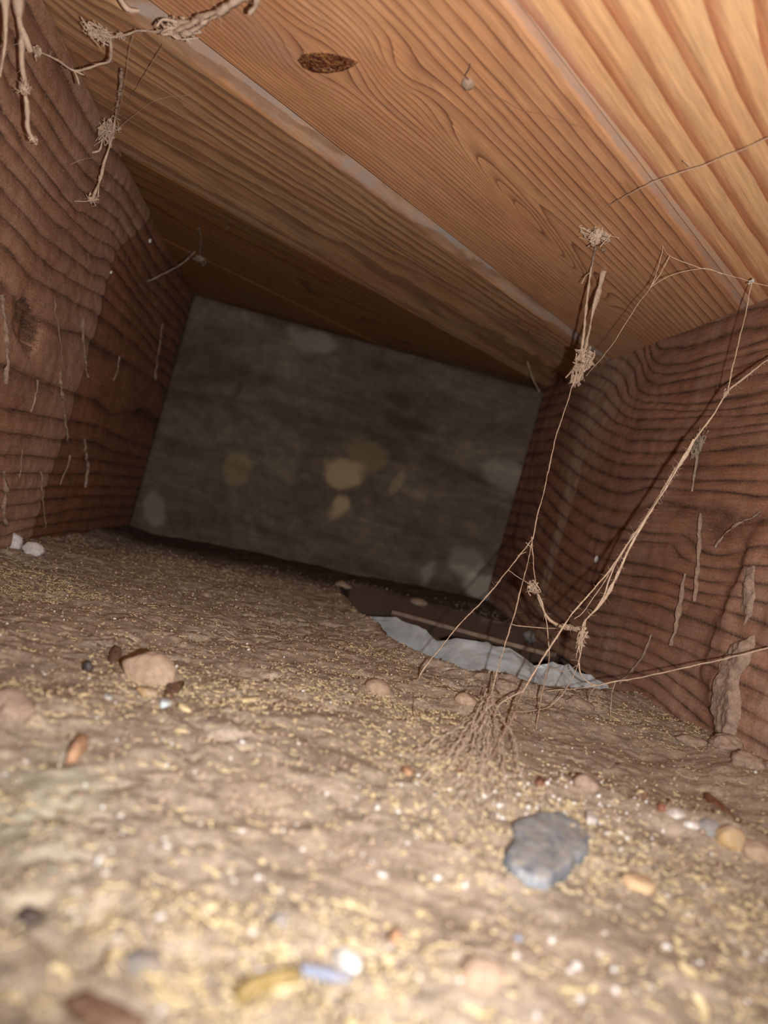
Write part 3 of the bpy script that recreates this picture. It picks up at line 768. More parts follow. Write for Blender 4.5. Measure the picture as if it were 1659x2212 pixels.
class Tubes:
    def __init__(s): s.V = []; s.F = []; s.n = 0
    def add(s, P, R, sides=4, flat=1.0):
        P = np.asarray(P, float); R = np.broadcast_to(np.asarray(R, float), (len(P),))
        T = np.gradient(P, axis=0); T /= np.linalg.norm(T, axis=1, keepdims=True)+1e-12
        ref = np.array([0.31, 0.2, 0.93]) if abs(T[:, 2]).mean() < 0.8 else np.array([0.9, 0.4, 0.1])
        A = np.cross(T, ref); A /= np.linalg.norm(A, axis=1, keepdims=True)+1e-12
        B = np.cross(T, A)
        m = len(P)
        for k in range(sides):
            a = 2*math.pi*k/sides
            s.V.append(P+(A*math.cos(a)+B*math.sin(a)*flat)*R[:, None])
        # vertices are stored side by side: index = n + k*m + i
        i = np.arange(m-1)
        for k in range(sides):
            k2 = (k+1) % sides
            s.F.append(np.stack([s.n+k*m+i, s.n+k*m+i+1, s.n+k2*m+i+1, s.n+k2*m+i], 1))
        s.n += sides*m
    def build(s, name, mat, parent=None, loc=None):
        V = np.concatenate(s.V); F = np.concatenate(s.F)
        return mesh(name, V, F, mat, parent, loc=loc)
def spline(P, step=0.0012):
    P = np.asarray(P, float)
    if len(P) == 2: P = np.stack([P[0], (P[0]+P[1])/2, P[1]])
    Q = np.concatenate([[2*P[0]-P[1]], P, [2*P[-1]-P[-2]]])
    out = []
    for i in range(1, len(Q)-2):
        L = np.linalg.norm(Q[i+1]-Q[i]); k = max(2, int(L/step))
        t = np.linspace(0, 1, k, endpoint=False)[:, None]
        a, b_, c, d = Q[i-1], Q[i], Q[i+1], Q[i+2]
        out.append(0.5*((2*b_)+(-a+c)*t+(2*a-5*b_+4*c-d)*t**2+(-a+3*b_-3*c+d)*t**3))
    out.append(P[-1:]); return np.concatenate(out)
_sd = [100]
def strand(tb, P, r, fuzz=0.0, jit=0.0004, lump=0.6, sides=4, step=0.0012, taper=None):
    """a dusty thread: wavering centre line, uneven radius, short stray fibres"""
    _sd[0] += 1; sd = _sd[0]; rr = np.random.default_rng(sd)
    S = spline(P, step); m = len(S); u = np.arange(m)*step
    for k in range(3): S[:, k] += jit*2*fbm(u*170+k*9.3, sd*1.7, 0, 3, sd % 80)
    R = r*(1+lump*2.0*fbm(u*260, sd*2.1, 0, 3, (sd+5) % 80))
    if lump > 0.8: R = R*(1+(3.6 if r < 0.0009 else 1.2)*np.clip(fbm(u*60, sd*2.3, 0, 2, 7), 0, 1))
    if taper is not None: R = R*np.linspace(taper[0], taper[1], m)
    tb.add(S, np.clip(R, r*0.25, None), sides)
    nf = int(fuzz*len(S)*step*1000)
    for _ in range(nf):
        i = rr.integers(0, m); L = min(r, 0.0005)*(1.5+4*rr.random())
        d = rr.normal(size=3); d /= np.linalg.norm(d)
        e = rr.normal(size=3)*0.6
        q = min(r, 0.0005)*0.2; tb.add(np.stack([S[i], S[i]+d*L*0.5, S[i]+(d+e*0.8)*L]), [q, q*0.8, q*0.4], 3)
def clump(tb, c, size, n, r, seed=1, stretch=(1, 1, 1)):
    """a tangle of dusty fibres"""
    rr = np.random.default_rng(seed)
    for _ in range(n):
        P = np.cumsum(rr.normal(size=(5, 3)), 0); P -= P.mean(0); P *= size/(np.abs(P).max()+1e-9)*(0.5+0.6*rr.random())
        strand(tb, c+P*np.array(stretch), r*(0.6+0.8*rr.random()), 0, r*0.8, 0.7, 4, step=size/8)
def flakes(tb, c, size, n, seed, stretch=(1, 1, 1)):
    """ragged scraps of matted web"""
    rr = np.random.default_rng(seed+900)
    for _ in range(n):
        o = c+rr.normal(size=3)*size*0.35*np.array(stretch); d = rr.normal(size=3); d /= np.linalg.norm(d)
        L = size*(0.5+0.8*rr.random()); t = np.linspace(-0.5, 0.5, 6)[:, None]
        P = o+d*L*t+rr.normal(size=(6, 3))*size*0.06
        tb.add(P, size*0.26*np.array([0.1, 0.7, 1.0, 0.6, 0.8, 0.1])*(0.5+rr.random(6)), 6, 0.13)
def wpts(pl):
    """(px, py, where): where is a distance in metres or c, l, r, b, g for ceiling, left, right, end board, ground (offset 1 mm)"""
    out = []
    for x, y, k in pl:
        x = np.array([float(x)]); y = np.array([float(y)])
        if k == 'c': p = on_ceiling(x, y, 0.0008)[0]
        elif k == 'l': p = on_left(x, y, 0.0015)[0]
        elif k == 'r': p = on_right(x, y, 0.0015)[0]
        elif k == 'b': p = on_back(x, y, -0.002)[0]
        elif k == 'C': p = on_ceiling(x, y, 0.006)[0]
        elif k == 'G': p = gpt(x, y)[0]+np.array([0, 0, 0.0022])
        elif k == 'g': p = gpt(x, y)[0]+np.array([0, 0, 0.0006])
        else: p = at(x, y, k)[0]
        out.append(p)
    return np.array(out)
def chain(pl):
    """fill None depths between known ends (in distance along the view axis)"""
    pts = [None if k is None else wpts([(x, y, k)])[0] for x, y, k in pl]
    ds = [None if p is None else depth_of(p) for p in pts]
    idx = [i for i, d in enumerate(ds) if d is not None]
    acc = np.concatenate([[0], np.cumsum([math.hypot(pl[i+1][0]-pl[i][0], pl[i+1][1]-pl[i][1]) for i in range(len(pl)-1)])])
    out = []
    for i, (x, y, k) in enumerate(pl):
        if pts[i] is not None: out.append(pts[i]); continue
        inv = np.interp(acc[i], acc[idx], [1/ds[j] for j in idx])
        out.append(at(np.array([float(x)]), np.array([float(y)]), 1/inv)[0])
    return np.array(out)

# ------------------------------------------------------------------ things lying on the ground: mounds first, they shape the ground
def mound(px, py, rpx, h):
    p = gpt(px, py)[0]; BUMPS.append((p[0], p[1], rpx*depth_of(p)/FPX, h))
_m = [(320,1455,70,0.0035), (1265,1700,60,0.002), (1480,1790,90,0.003), (1600,1820,110,0.004), (815,1485,45,0.002), (1005,1512,45,0.002),
      (30,1530,90,0.004), (1190,1850,130,-0.001), (1040,2090,110,0.003), (1100,1480,40,0.003), (1260,1520,50,0.0025), (1590,1610,120,0.004), (380,2000,120,0.002)]
_mp = [(gpt(a, b_)[0], r, h) for a, b_, r, h in _m]
for p, r, h in _mp: BUMPS.append((p[0], p[1], r*depth_of(p)/FPX, h))
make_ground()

chip('slate_chip', [(1108,1792),(1165,1764),(1215,1757),(1252,1775),(1276,1815),(1266,1850),(1240,1868),(1226,1900),(1180,1926),(1140,1916),(1104,1890),(1090,1862),(1104,1825)],
     M_slate, 'flat blue-grey slate chip half coated in dust, largest dark stone on the ground', 'stone', thick=0.0024, seed=4, dome=0.05, tilt=(-0.02, 0.05), flat=True)
stone('stone_chunk', 320, 1450, 122, 104, M_tan, 'angular tan stone chunk with a dark shadowed left edge, left of centre ground', 'stone', seed=7, sink=0.42, facet=0.95, rough=0.45, sub=4, hang=0.55)
chip('bark_flake', [(233,1426),(246,1402),(260,1408),(262,1430),(250,1438)], M_brown, 'small dark brown flake at the upper left edge of the tan stone chunk', 'flake', thick=0.0022, seed=8)
chip('bark_flake', [(346,1512),(360,1486),(396,1480),(384,1506),(366,1520)], M_brown, 'dark brown flake lying below the tan stone chunk', 'flake', thick=0.0018, seed=9)
stone('pebble_shard', 318, 1494, 46, 24, M_yellow, 'ochre shard at the foot of the tan stone chunk', 'stone', seed=10, sink=0.45, facet=1.0, rough=0.7)
chip('plastic_scrap', [(222,1502),(236,1504),(244,1514),(228,1514)], M_paleblue, 'tiny pale blue scrap left of the brown flake below the stone chunk', 'scrap', thick=0.0008, seed=11)
chip('plastic_scrap', [(345,1514),(368,1514),(370,1522),(350,1524)], M_paleblue, 'tiny pale blue scrap under the lower brown flake', 'scrap', thick=0.0007, seed=12)
stone('dark_lump', 188, 1441, 25, 27, M_dark, 'small round blackish pebble left of the tan stone chunk', 'pebble', seed=13, sink=0.25)
stone('earth_clod', 22, 1515, 120, 95, M_earth, 'pale dusty clod cut by the left edge of the picture', 'clod', seed=14, sink=0.6, facet=0.7, rough=0.7, sub=4)
chip('seed_husk', [(142,1648),(148,1622),(165,1604),(190,1600),(186,1622),(164,1646)], M_orange, 'orange-brown elongated husk on the ground at lower left', 'husk', thick=0.0022, seed=15, dome=0.4, rough=0.05)
stone('half_buried_stone', 815, 1482, 62, 40, M_tan, 'dusty tan stone half buried near the ground edge, left one of a pair', 'stone', seed=16, sink=0.45, facet=0.3)
stone('half_buried_stone', 1006, 1512, 52, 36, M_tan, 'dusty tan stone half buried near the ground edge, right one of a pair', 'stone', seed=17, sink=0.42, facet=0.3)
stone('earth_clod', 1268, 1692, 62, 46, M_earth, 'crusty brown clod with a dark undercut left edge, below the right end of the gap', 'clod', seed=18, sink=0.42, facet=0.7)
stone('quartz_pebble', 1462, 1755, 46, 30, M_quartz, 'whitish pebble, upper one of the pale pair by the yellow stone', 'pebble', seed=19, sink=0.5, facet=0.9)
stone('quartz_pebble', 1494, 1780, 40, 28, M_quartz, 'glassy white pebble with an orange tint, lower one of the pale pair', 'pebble', seed=20, sink=0.45, facet=0.9)
stone('brown_bead', 1430, 1746, 26, 24, M_redbrown, 'glossy dark brown bead left of the whitish pebbles', 'bead', seed=21, sink=0.35, rough=0.15, facet=0.1)
stone('rounded_stone', 1532, 1782, 52, 46, M_grey, 'dusty greyish round stone between the white pebbles and the yellow stone', 'stone', seed=22, sink=0.55)
stone('rounded_stone', 1576, 1806, 66, 62, M_yellow, 'rounded stone with an amber-yellow lower face on the right', 'stone', seed=23, sink=0.45, facet=0.7, sub=4)
stone('rounded_stone', 1640, 1832, 80, 62, M_tan, 'rounded dusty tan stone at the right edge beside the yellow stone', 'stone', seed=24, sink=0.5, facet=0.7, sub=4)
chip('bark_flake', [(1522,1718),(1560,1742),(1578,1756),(1570,1760),(1540,1742),(1518,1726)], M_redbrown, 'thin reddish splinter above the rounded stones on the right', 'splinter', thick=0.0012, seed=25)
chip('leaf_flake', [(1157,1690),(1168,1680),(1178,1690),(1176,1698),(1164,1696)], M_redbrown, 'small reddish flake right of the cobweb foot', 'flake', thick=0.0008, seed=26)
chip('wood_chip', [(1338,1905),(1362,1896),(1400,1908),(1416,1930),(1398,1936),(1356,1922)], M_woodchip, 'tan wood chip to the right of the slate chip', 'chip', thick=0.002, seed=27)
chip('white_flake', [(1264,1756),(1274,1754),(1292,1778),(1282,1782),(1270,1778)], M_white, 'white oblong flake just above the slate chip', 'flake', thick=0.0012, seed=28)
chip('white_stick', [(716,2070),(728,2068),(762,2088),(780,2106),(766,2112),(738,2098)], M_white, 'bright white stubby stick lying near the bottom middle', 'stick', thick=0.0018, seed=29, dome=0.4)
chip('blue_strip', [(640,2098),(700,2100),(760,2104),(812,2110),(812,2116),(740,2114),(650,2108)], M_blue, 'narrow bluish strip beneath the white stick at the bottom', 'strip', thick=0.0006, seed=30, rough=0.02)
chip('olive_twig', [(500,2168),(540,2148),(590,2136),(622,2122),(650,2112),(650,2124),(620,2140),(560,2160),(512,2178)], M_twig, 'short olive-yellow twig lying at the bottom edge left of the white stick', 'twig', thick=0.0022, seed=31, dome=0.4)
chip('brown_leaf', [(140,2182),(190,2160),(250,2172),(312,2204),(300,2224),(240,2236),(180,2214)], M_brown, 'dark brown leaf fragment at the bottom left edge', 'leaf', thick=0.0012, seed=32)
stone('dark_lump', 66, 1972, 58, 30, M_dark, 'dark elongated pebble at lower left', 'pebble', seed=33, sink=0.5)  # dark lump added to stand for a dark hole in the ground
stone('rounded_stone', 1044, 2092, 122, 100, M_tan, 'smooth pale stone half buried at the bottom centre right', 'stone', seed=34, sink=0.6, facet=0.3)
stone('blue_bead', 1118, 2028, 20, 18, M_blue, 'tiny dark blue bead below the slate chip', 'bead', seed=35, sink=0.3, rough=0.1)
stone('grey_pebble', 604, 1985, 46, 42, M_grey, 'grey-green pebble in the blurred foreground', 'pebble', seed=36, sink=0.45)
stone('grey_pebble', 318, 2068, 100, 60, M_grey, 'dusty blue-grey pebble at lower left amid sawdust', 'pebble', seed=37, sink=0.6)
chip('orange_crumb', [(838,2024),(856,2022),(866,2036),(848,2040)], M_orange, 'tiny orange crumb with a white crumb beside it, bottom centre', 'crumb', thick=0.0014, seed=38)
chip('orange_crumb', [(1386,1722),(1396,1720),(1400,1728),(1390,1732)], M_orange, 'tiny orange crumb above the slate chip on its right', 'crumb', thick=0.001, seed=39)
chip('bark_flake', [(985,1660),(1004,1664),(1000,1676),(984,1672)], M_redbrown, 'small brown flake under the cobweb foot', 'flake', thick=0.001, seed=40)
chip('leaf_flake', [(866,1664),(880,1660),(896,1668),(882,1676)], M_orange, 'small tawny flake left of the cobweb foot', 'flake', thick=0.001, seed=41)
chip('wood_splinter', [(520,1514),(560,1508),(562,1513),(526,1520)], M_saw, 'pale splinter right of the tan stone chunk', 'splinter', thick=0.0009, seed=42)
chip('wood_splinter', [(380,1524),(402,1528),(412,1536),(398,1534)], M_saw, 'short pale splinter below the brown flake', 'splinter', thick=0.0009, seed=43)

# crumpled white plastic by the left joist
def crumple(name, px, py, wpx, hpx, mat, label, cat, seed):
    p = gpt(px, py)[0]; d = depth_of(p); W = wpx*d/FPX; H = hpx*d/FPX
    o = empty(name, (p[0], p[1], float(ground_z(p[0], p[1])))); tag(o, label, cat)
    for k, (ox, sc) in enumerate(((-0.26, 0.56), (0.27, 0.48))):
        V, F = lump_verts(3, W*sc/2, W*sc*0.35, H*0.5*(1.0-0.15*k), seed+k, 0.7, 0.9)
        c = np.array([p[0], p[1], 0])+np.array([math.cos(VIEWROT), math.sin(VIEWROT), 0])*ox*W
        c[2] = float(ground_z(c[0], c[1]))+H*0.25
        mesh('crumpled_lobe', V+c, F, mat, o, smooth=False)
crumple('plastic_wad', 46, 1186, 96, 40, M_white, 'crumpled white wad lying against the foot of the left joist', 'scrap', 60)

# blue-grey sheet showing in the hollow, the lath above it
def make_sheet():
    top = [(798,1326),(850,1334),(905,1356),(945,1384),(1020,1386),(1085,1394),(1140,1414),(1172,1452),(1196,1426),(1232,1434),(1275,1458),(1310,1474),(1345,1486)]
    bot = [(796,1372),(830,1412),(890,1444),(950,1464),(1020,1482),(1085,1492),(1150,1506),(1180,1516),(1210,1522),(1250,1534),(1290,1545),(1320,1550),(1350,1556)]
    n = 130; m = 36
    u = np.linspace(0, 1, n); uu = np.linspace(0, 1, len(top))
    T = np.stack([np.interp(u, uu, [a for a, _ in top]), np.interp(u, uu, [b_ for _, b_ in top])], 1)
    B = np.stack([np.interp(u, uu, [a for a, _ in bot]), np.interp(u, uu, [b_ for _, b_ in bot])], 1)
    dT = np.interp(u, [0, 0.3, 0.5, 1], [0.555, 0.475, 0.455, 0.455]); dB = np.interp(u, [0, 0.3, 0.5, 1], [0.53, 0.435, 0.415, 0.43])
    PT = ray(T[:, 0], T[:, 1])*dT[:, None]; PB = ray(B[:, 0], B[:, 1])*dB[:, None]
    v = np.linspace(0, 1, m)
    P = PB[:, None]+(PT-PB)[:, None]*v[None, :, None]
    U_, V_ = np.meshgrid(u, v, indexing='ij')
    fold = np.abs(np.mod(U_*11+0.8*fbm(U_*6, V_*2, 0, 3, 5), 1)-0.5)*2
    P[..., 2] += 0.0012*(fold**3)-0.001+0.006*fbm(U_*9, V_*3, 0, 4, 6)
    P[..., 1] += 0.010*fbm(U_*16, V_*1.2, 0, 4, 7)+0.003*(fold**3)
    V, F, Tt, rg = slab_grid(P, (0, 0.001, -0.0012), flip=True)
    o = mesh('plastic_sheet', V, quads_tris(F, Tt), M_sheet, None, loc=P.reshape(-1, 3).mean(0))
    tag(o, 'crinkled pale blue-grey sheet showing in the hollow below the end board', 'sheet')
make_sheet()
def make_lath():
    a = wpts([(846, 1322, 0.615)])[0]; b_ = wpts([(1186, 1414, 0.53)])[0]
    d = b_-a; L = np.linalg.norm(d); d /= L
    up = np.array([0, 0, 1.]); side = np.cross(d, up); side /= np.linalg.norm(side); side = side if side@FWD > 0 else -side
    n = 60; V = []
    for i in range(n):
        t = i/(n-1); c = a+d*L*t
        j = 0.0005*fbm(t*14, 3, 0, 3, 5)
        for ds, dz in ((0.0, 0.0014+j), (0.012, 0.0016), (0.012, -0.0014), (0.0, -0.0014+j)):
            V.append(c+side*ds+up*dz)
    F = []
    for i in range(n-1):
        for k in range(4): F.append((i*4+k, i*4+(k+1) % 4, (i+1)*4+(k+1) % 4, (i+1)*4+k))
    F.append((3, 2, 1, 0)); F.append(tuple((n-1)*4+k for k in range(4)))
    o = mesh('thin_lath', V, F, M_lath, None, loc=a, smooth=False)
    tag(o, 'thin pale lath edge running slantwise above the blue-grey sheet', 'lath')
make_lath()
# rubble at the foot of the end board
for i, (x, y, a, b_, mt, lab) in enumerate([(1052,1290,46,34,M_grey,'pale dusty lump at the lower right corner of the end board'), (1145,1372,34,26,M_grey,'small pale lump beside the thin lath, under the right joist corner'),
                                            (740,1262,40,18,M_earth,'flat dusty clod at the foot of the end board'), (905,1300,42,18,M_earth,'dark low clod in front of the end board, left of the thin lath')]):
    stone('rubble_lump', x, y, a, b_, mt, lab, 'rubble', seed=70+i, sink=0.4)

# lumps of earth piled against the foot of the right joist, and crumbs along the lip of the hollow
for i, (x, y, a, b_, lab) in enumerate([(1572,1600,80,56,'earth clod piled in the corner under the right joist, nearest the lip'), (1620,1640,70,46,'earth clod at the right edge below the torn foot of the right joist'),
                                        (1500,1600,70,30,'low dusty clod left of the pile under the right joist'), (1100,1478,60,26,'crusty clod on the lip of the hollow below the blue-grey sheet'),
                                        (1252,1516,64,28,'crusty clod on the lip of the hollow near its right end')]):
    stone('earth_clod', x, y, a, b_, M_earth, lab, 'clod', seed=90+i, sink=0.55, facet=0.5, rough=1.0, sub=4)

_lm = [('the blue-grey slate chip', 1190, 1840), ('the tan stone chunk', 320, 1450), ('the orange-brown husk', 165, 1625), ('the bright white stick', 748, 2090), ('the smooth half-buried stone', 1044, 2092), ('the yellow stone', 1576, 1806),
       ('the dark brown leaf', 225, 2190), ('the dark elongated pebble', 66, 1972), ('the foot of the long cobweb', 1030, 1660), ('the grey-green pebble', 604, 1985), ('the tan wood chip', 1378, 1918), ('the bottom right corner', 1600, 2190), ('the bottom left corner', 20, 2200)]
_ord = ['nearest', 'second', 'third', 'fourth', 'fifth', 'sixth', 'seventh', 'eighth', 'ninth', 'tenth', 'eleventh', 'twelfth']
def place_labels(what, pts):
    key = []
    for x, y in pts:
        n, lx, ly = min(_lm, key=lambda q: math.hypot(x-q[1], y-q[2]))
        dx, dy = x-lx, y-ly
        v = ('above' if dy < 0 else 'below') if abs(dy) > 0.42*abs(dx) else ''
        h = ('left of' if dx < 0 else 'right of') if abs(dx) > 0.42*abs(dy) else ''
        key.append((n, ' and '.join(k for k in (v, h) if k), math.hypot(dx, dy)))
    out = []
    for n, d, r in key:
        same = sorted(q[2] for q in key if q[:2] == (n, d)); k = same.index(r)
        out.append(what+', '+((_ord[k]+' one ') if len(same) > 1 else 'the one ')+d+' '+n)
    return out
# white chalk crumbs: the larger ones each by itself
_wc = [(825,1888,34,14),(345,1978,30,18),(560,2100,42,24),(1245,2086,30,24),(1325,2096,22,26),(1328,2140,22,26),(1402,2132,26,20),(1192,2030,22,16),(1086,2022,18,12),(1114,2064,20,20),(1438,2044,24,16),
       (945,1896,26,22),(1003,1912,20,26),(212,1860,16,40),(155,1966,26,22),(166,1990,22,18),(545,2012,22,18),(505,1902,16,12),(700,1956,26,18),(1158,2192,30,22),(842,2046,20,16),(1305,2016,18,12),(1296,2060,20,16),
       (676,1952,20,16),(432,1780,16,12),(215,1690,14,12),(1076,1740,16,14),(1084,1766,18,12),(1335,1772,14,10),(1314,1800,14,10),(1470,1735,12,8),(1420,1780,10,8),(930,1790,14,10),(880,1820,12,10),(1380,1760,12,8),
       (1010,1640,8,6),(1220,1660,10,8),(1234,1690,10,8),(1195,1720,12,8),(1240,1735,14,10),(470,1700,10,8),(640,1780,10,8),(560,1630,8,6),(775,1700,8,6),(520,1745,8,6),(1290,1552,12,5),(1120,1715,14,8),(1090,1722,12,8),(1075,1760,16,10),(1350,1690,8,6)]
_near = place_labels('white chalk crumb', [(x, y) for x, y, _, _ in _wc])
for i, (x, y, a, b_) in enumerate(_wc):
    stone('chalk_crumb', x, y, a*0.9, b_*0.75, M_white, _near[i], 'crumb', 'white crumbs scattered on the ground', seed=120+i, sink=0.3, sub=2, facet=1.0, rough=1.0, rot=i*0.9)

# wood shavings: the nearest, largest ones each by itself
def shaving_shape(rr, L, wdt):
    k = 9; a = np.linspace(0, (1.5+3.5*rr.random()), k); R = L/(a[-1]+0.3)
    pts = np.stack([R*np.sin(a)+0.25*L*a/a[-1], R*(1-np.cos(a)), 0.25*wdt*np.sin(a*1.3)], 1)
    w_ = wdt*np.interp(np.linspace(0, 1, k), [0, 0.2, 0.8, 1], [0.35, 1, 0.9, 0.3])
    T = np.gradient(pts, axis=0); T /= np.linalg.norm(T, axis=1, keepdims=True)
    S = np.cross(T, [0, 0, 1.0]); tilt = 0.5+0.5*rr.random()
    side = S*math.cos(tilt)+np.array([0, 0, 1.0])*math.sin(tilt)
    top = pts+side*w_[:, None]/2; bo = pts-side*w_[:, None]/2; nr = np.cross(T, side)*wdt*0.12
    V = np.concatenate([top+nr, bo+nr, bo-nr, top-nr]); F = []
    for i in range(k-1):
        for q in range(4):
            q2 = (q+1) % 4
            F.append((q*k+i, q2*k+i, q2*k+i+1, q*k+i+1))
    F.append((0, 3*k, 2*k, k)); F.append((k-1, 2*k-1, 3*k-1, 4*k-1))
    V[:, :2] -= V[:, :2].mean(0); V[:, 2] -= V[:, 2].min()
    return V, F
rr = np.random.default_rng(44)
_sh = []
for i in range(14):
    V, F = shaving_shape(rr, 0.0042, 0.0009)
    me = bpy.data.meshes.new('wood_shaving'); me.from_pydata([tuple(v) for v in V], [], F); me.update(); me.materials.append(M_saw); _sh.append(me)
_sp = [(360,2150,1.9),(410,2120,1.6),(240,2090,1.7),(440,1990,1.4),(330,2120,1.5),(470,2010,1.3),(910,1985,1.2),(1460,2040,1.3),(1480,2110,1.7),(1560,2060,1.5),(1510,2190,1.6),(1240,2150,1.3),(1040,2190,1.4),(1560,1930,1.1),(260,1490,0.9),(180,1505,0.9),(1380,1718,1.1),(1360,1685,0.8),(1330,1735,0.9)]
while len(_sp) < 40:
    y = 2200-620*rr.random()**1.3; x = 1659*rr.random()
    _sp.append((x, y, 0.6+0.5*rr.random()))
_near = place_labels('pale curled wood shaving', [(x, y) for x, y, _ in _sp])
for i, (x, y, s) in enumerate(_sp):
    p = gpt(x, y)[0]
    o = bpy.data.objects.new('wood_shaving', _sh[i % 14]); C.objects.link(o)
    o.location = (p[0], p[1], float(ground_z(p[0], p[1]))+0.0002); o.rotation_euler = (rr.normal()*0.2, rr.normal()*0.2, rr.random()*6.28)
    o.scale = (s,)*3
    o['label'] = _near[i]; o['category'] = 'shaving'; o['group'] = 'wood shavings scattered on the ground'

# sawdust, grit and specks: beyond counting
def scatter(n, ymin, ymax, clus, seed):
    rr = np.random.default_rng(seed); X = []; Y = []
    while len(X) < n:
        k = 20000
        y = ymin+(ymax-ymin)*rr.random(k)**1.35; x = -0.15+0.36*rr.random(k)
        d = clus(x, y); keep = (rr.random(k) < d) & (hole_sd(x, y) < -0.002) & (np.abs(x) < 0.02+y*0.75)
        X += x[keep].tolist(); Y += y[keep].tolist()
    return np.array(X[:n]), np.array(Y[:n])
def sawdust(n=17000):
    cl = lambda x, y: np.clip(0.12+1.9*np.clip(fbm(x*16+3, y*16, 0, 3, 131)+0.06, 0, 1)*2.2, 0, 1)*np.where(y > 0.42, 0.35, 1)*(1-0.6*sstep(0.08, 0.2, x)*(y > 0.25))
    X, Y = scatter(n, 0.10, 0.62, cl, 5)
    rr = np.random.default_rng(6); k = 6
    Z = ground_z(X, Y)+ground_fine(X, Y)+0.0001
    L = 0.0010+0.0034*rr.random(n)**2.4; tot = 0.6+4.0*rr.random(n)
    a = np.linspace(0, 1, k)[None]*tot[:, None]; R = L/tot
    px = R[:, None]*np.sin(a); py = R[:, None]*(1-np.cos(a)); pz = (0.00025+0.0005*rr.random(n))[:, None]+0.0002*np.sin(a*2+rr.random(n)[:, None]*6)
    th = rr.random(n)*6.283; c, s = np.cos(th)[:, None], np.sin(th)[:, None]
    wx = X[:, None]+px*c-py*s; wy = Y[:, None]+px*s+py*c
    P = np.stack([wx, wy, Z[:, None]+pz], -1)
    wd = (0.00008+0.00015*rr.random(n))[:, None, None]
    off = np.stack([np.cos(a+th[:, None]+1.57), np.sin(a+th[:, None]+1.57), 0.6+0*a], -1)*wd
    V = np.concatenate([P+off, P-off], 1).reshape(-1, 3)
    i = np.arange(n)[:, None]*2*k; j = np.arange(k-1)[None]
    F = np.stack([i+j, i+j+1, i+k+j+1, i+k+j], -1).reshape(-1, 4)
    o = mesh('sawdust', V, F, M_saw, None, loc=(0, 0.3, -0.07)); tag(o, 'fine pale yellow sawdust sprinkled over the whole ground', 'sawdust', kind='stuff')
sawdust()
def grit(name, n, smin, smax, mat, label, cat, seed, clus, ymax=0.68, zoff=0.0):
    X, Y = scatter(n, 0.10, ymax, clus, seed); rr = np.random.default_rng(seed+1)
    B, Fb = ico(1)
    keep = None
    s = smin+(smax-smin)*rr.random(n)**3
    J = 1+0.35*(rr.random((n, len(B)))-0.5)*2
    V = B[None]*J[..., None]*s[:, None, None]*(0.6+0.8*rr.random((n, 1, 3)))
    Z = ground_z(X, Y)+ground_fine(X, Y)+s*0.25+zoff
    V = V+np.stack([X, Y, Z], 1)[:, None]
    F = (Fb[None]+(np.arange(n)*len(B))[:, None, None]).reshape(-1, 3)
    o = mesh(name, V.reshape(-1, 3), F, mat, None, loc=(0, 0.3, -0.07), smooth=False); tag(o, label, cat, kind='stuff')
grit('earth_grit', 9000, 0.00015, 0.0008, M_crumb, 'loose brown grit and crumbs of earth all over the ground', 'grit', 11, lambda x, y: np.clip(0.3+1.5*fbm(x*22, y*22, 0, 3, 141), 0.03, 1))
def wcl(x, y):
    q = gpt(1230, 1720)[0]; q2 = gpt(1150, 1760)[0]
    return np.clip(0.05+np.exp(-((x-q[0])/0.022)**2-((y-q[1])/0.02)**2)+0.7*np.exp(-((x-q2[0])/0.02)**2-((y-q2[1])/0.012)**2)+0.10*np.exp(-((y-0.16)/0.05)**2)*vn(x*40, y*40, 0, 5), 0, 1)
grit('white_specks', 1100, 0.00015, 0.0007, M_white, 'tiny white specks of plaster dusted over the ground', 'specks', 15, wcl, ymax=0.5)

# ------------------------------------------------------------------ cobwebs and hanging dust
def web(name, label, cat, parts, group=None):
    """parts: (part name, material, list of strands/clumps)"""
    first = None; objs = []
    loc = None
    for pn, mat, items in parts:
        for it in items:
            tb = Tubes()
            if it[0] == 's':
                _, pl, r, kw = it
                strand(tb, chain(pl), r, **kw)
            else:
                _, pt, size, n, r, sd, stc = it
                clump(tb, wpts([pt])[0], size, n, r*0.6, sd, stc); flakes(tb, wpts([pt])[0], size, max(4, int(n*0.8)), sd, stc)
            if loc is None:
                p0 = (chain(it[1])[0] if it[0] == 's' else wpts([it[1]])[0])
                root = tag(empty(name, p0), label, cat, group); loc = p0
                bpy.context.view_layer.update()
            tb.build(pn, mat, root)
def S(pl, r, fuzz=0.3, **k): k['fuzz'] = fuzz; return ('s', pl, r, k)
def CL(pt, size, n, r, sd=1, st=(1, 1, 1)): return ('c', pt, size, n, r, sd, st)
T1 = 0.00020; T2 = 0.00032; T3 = 0.0008
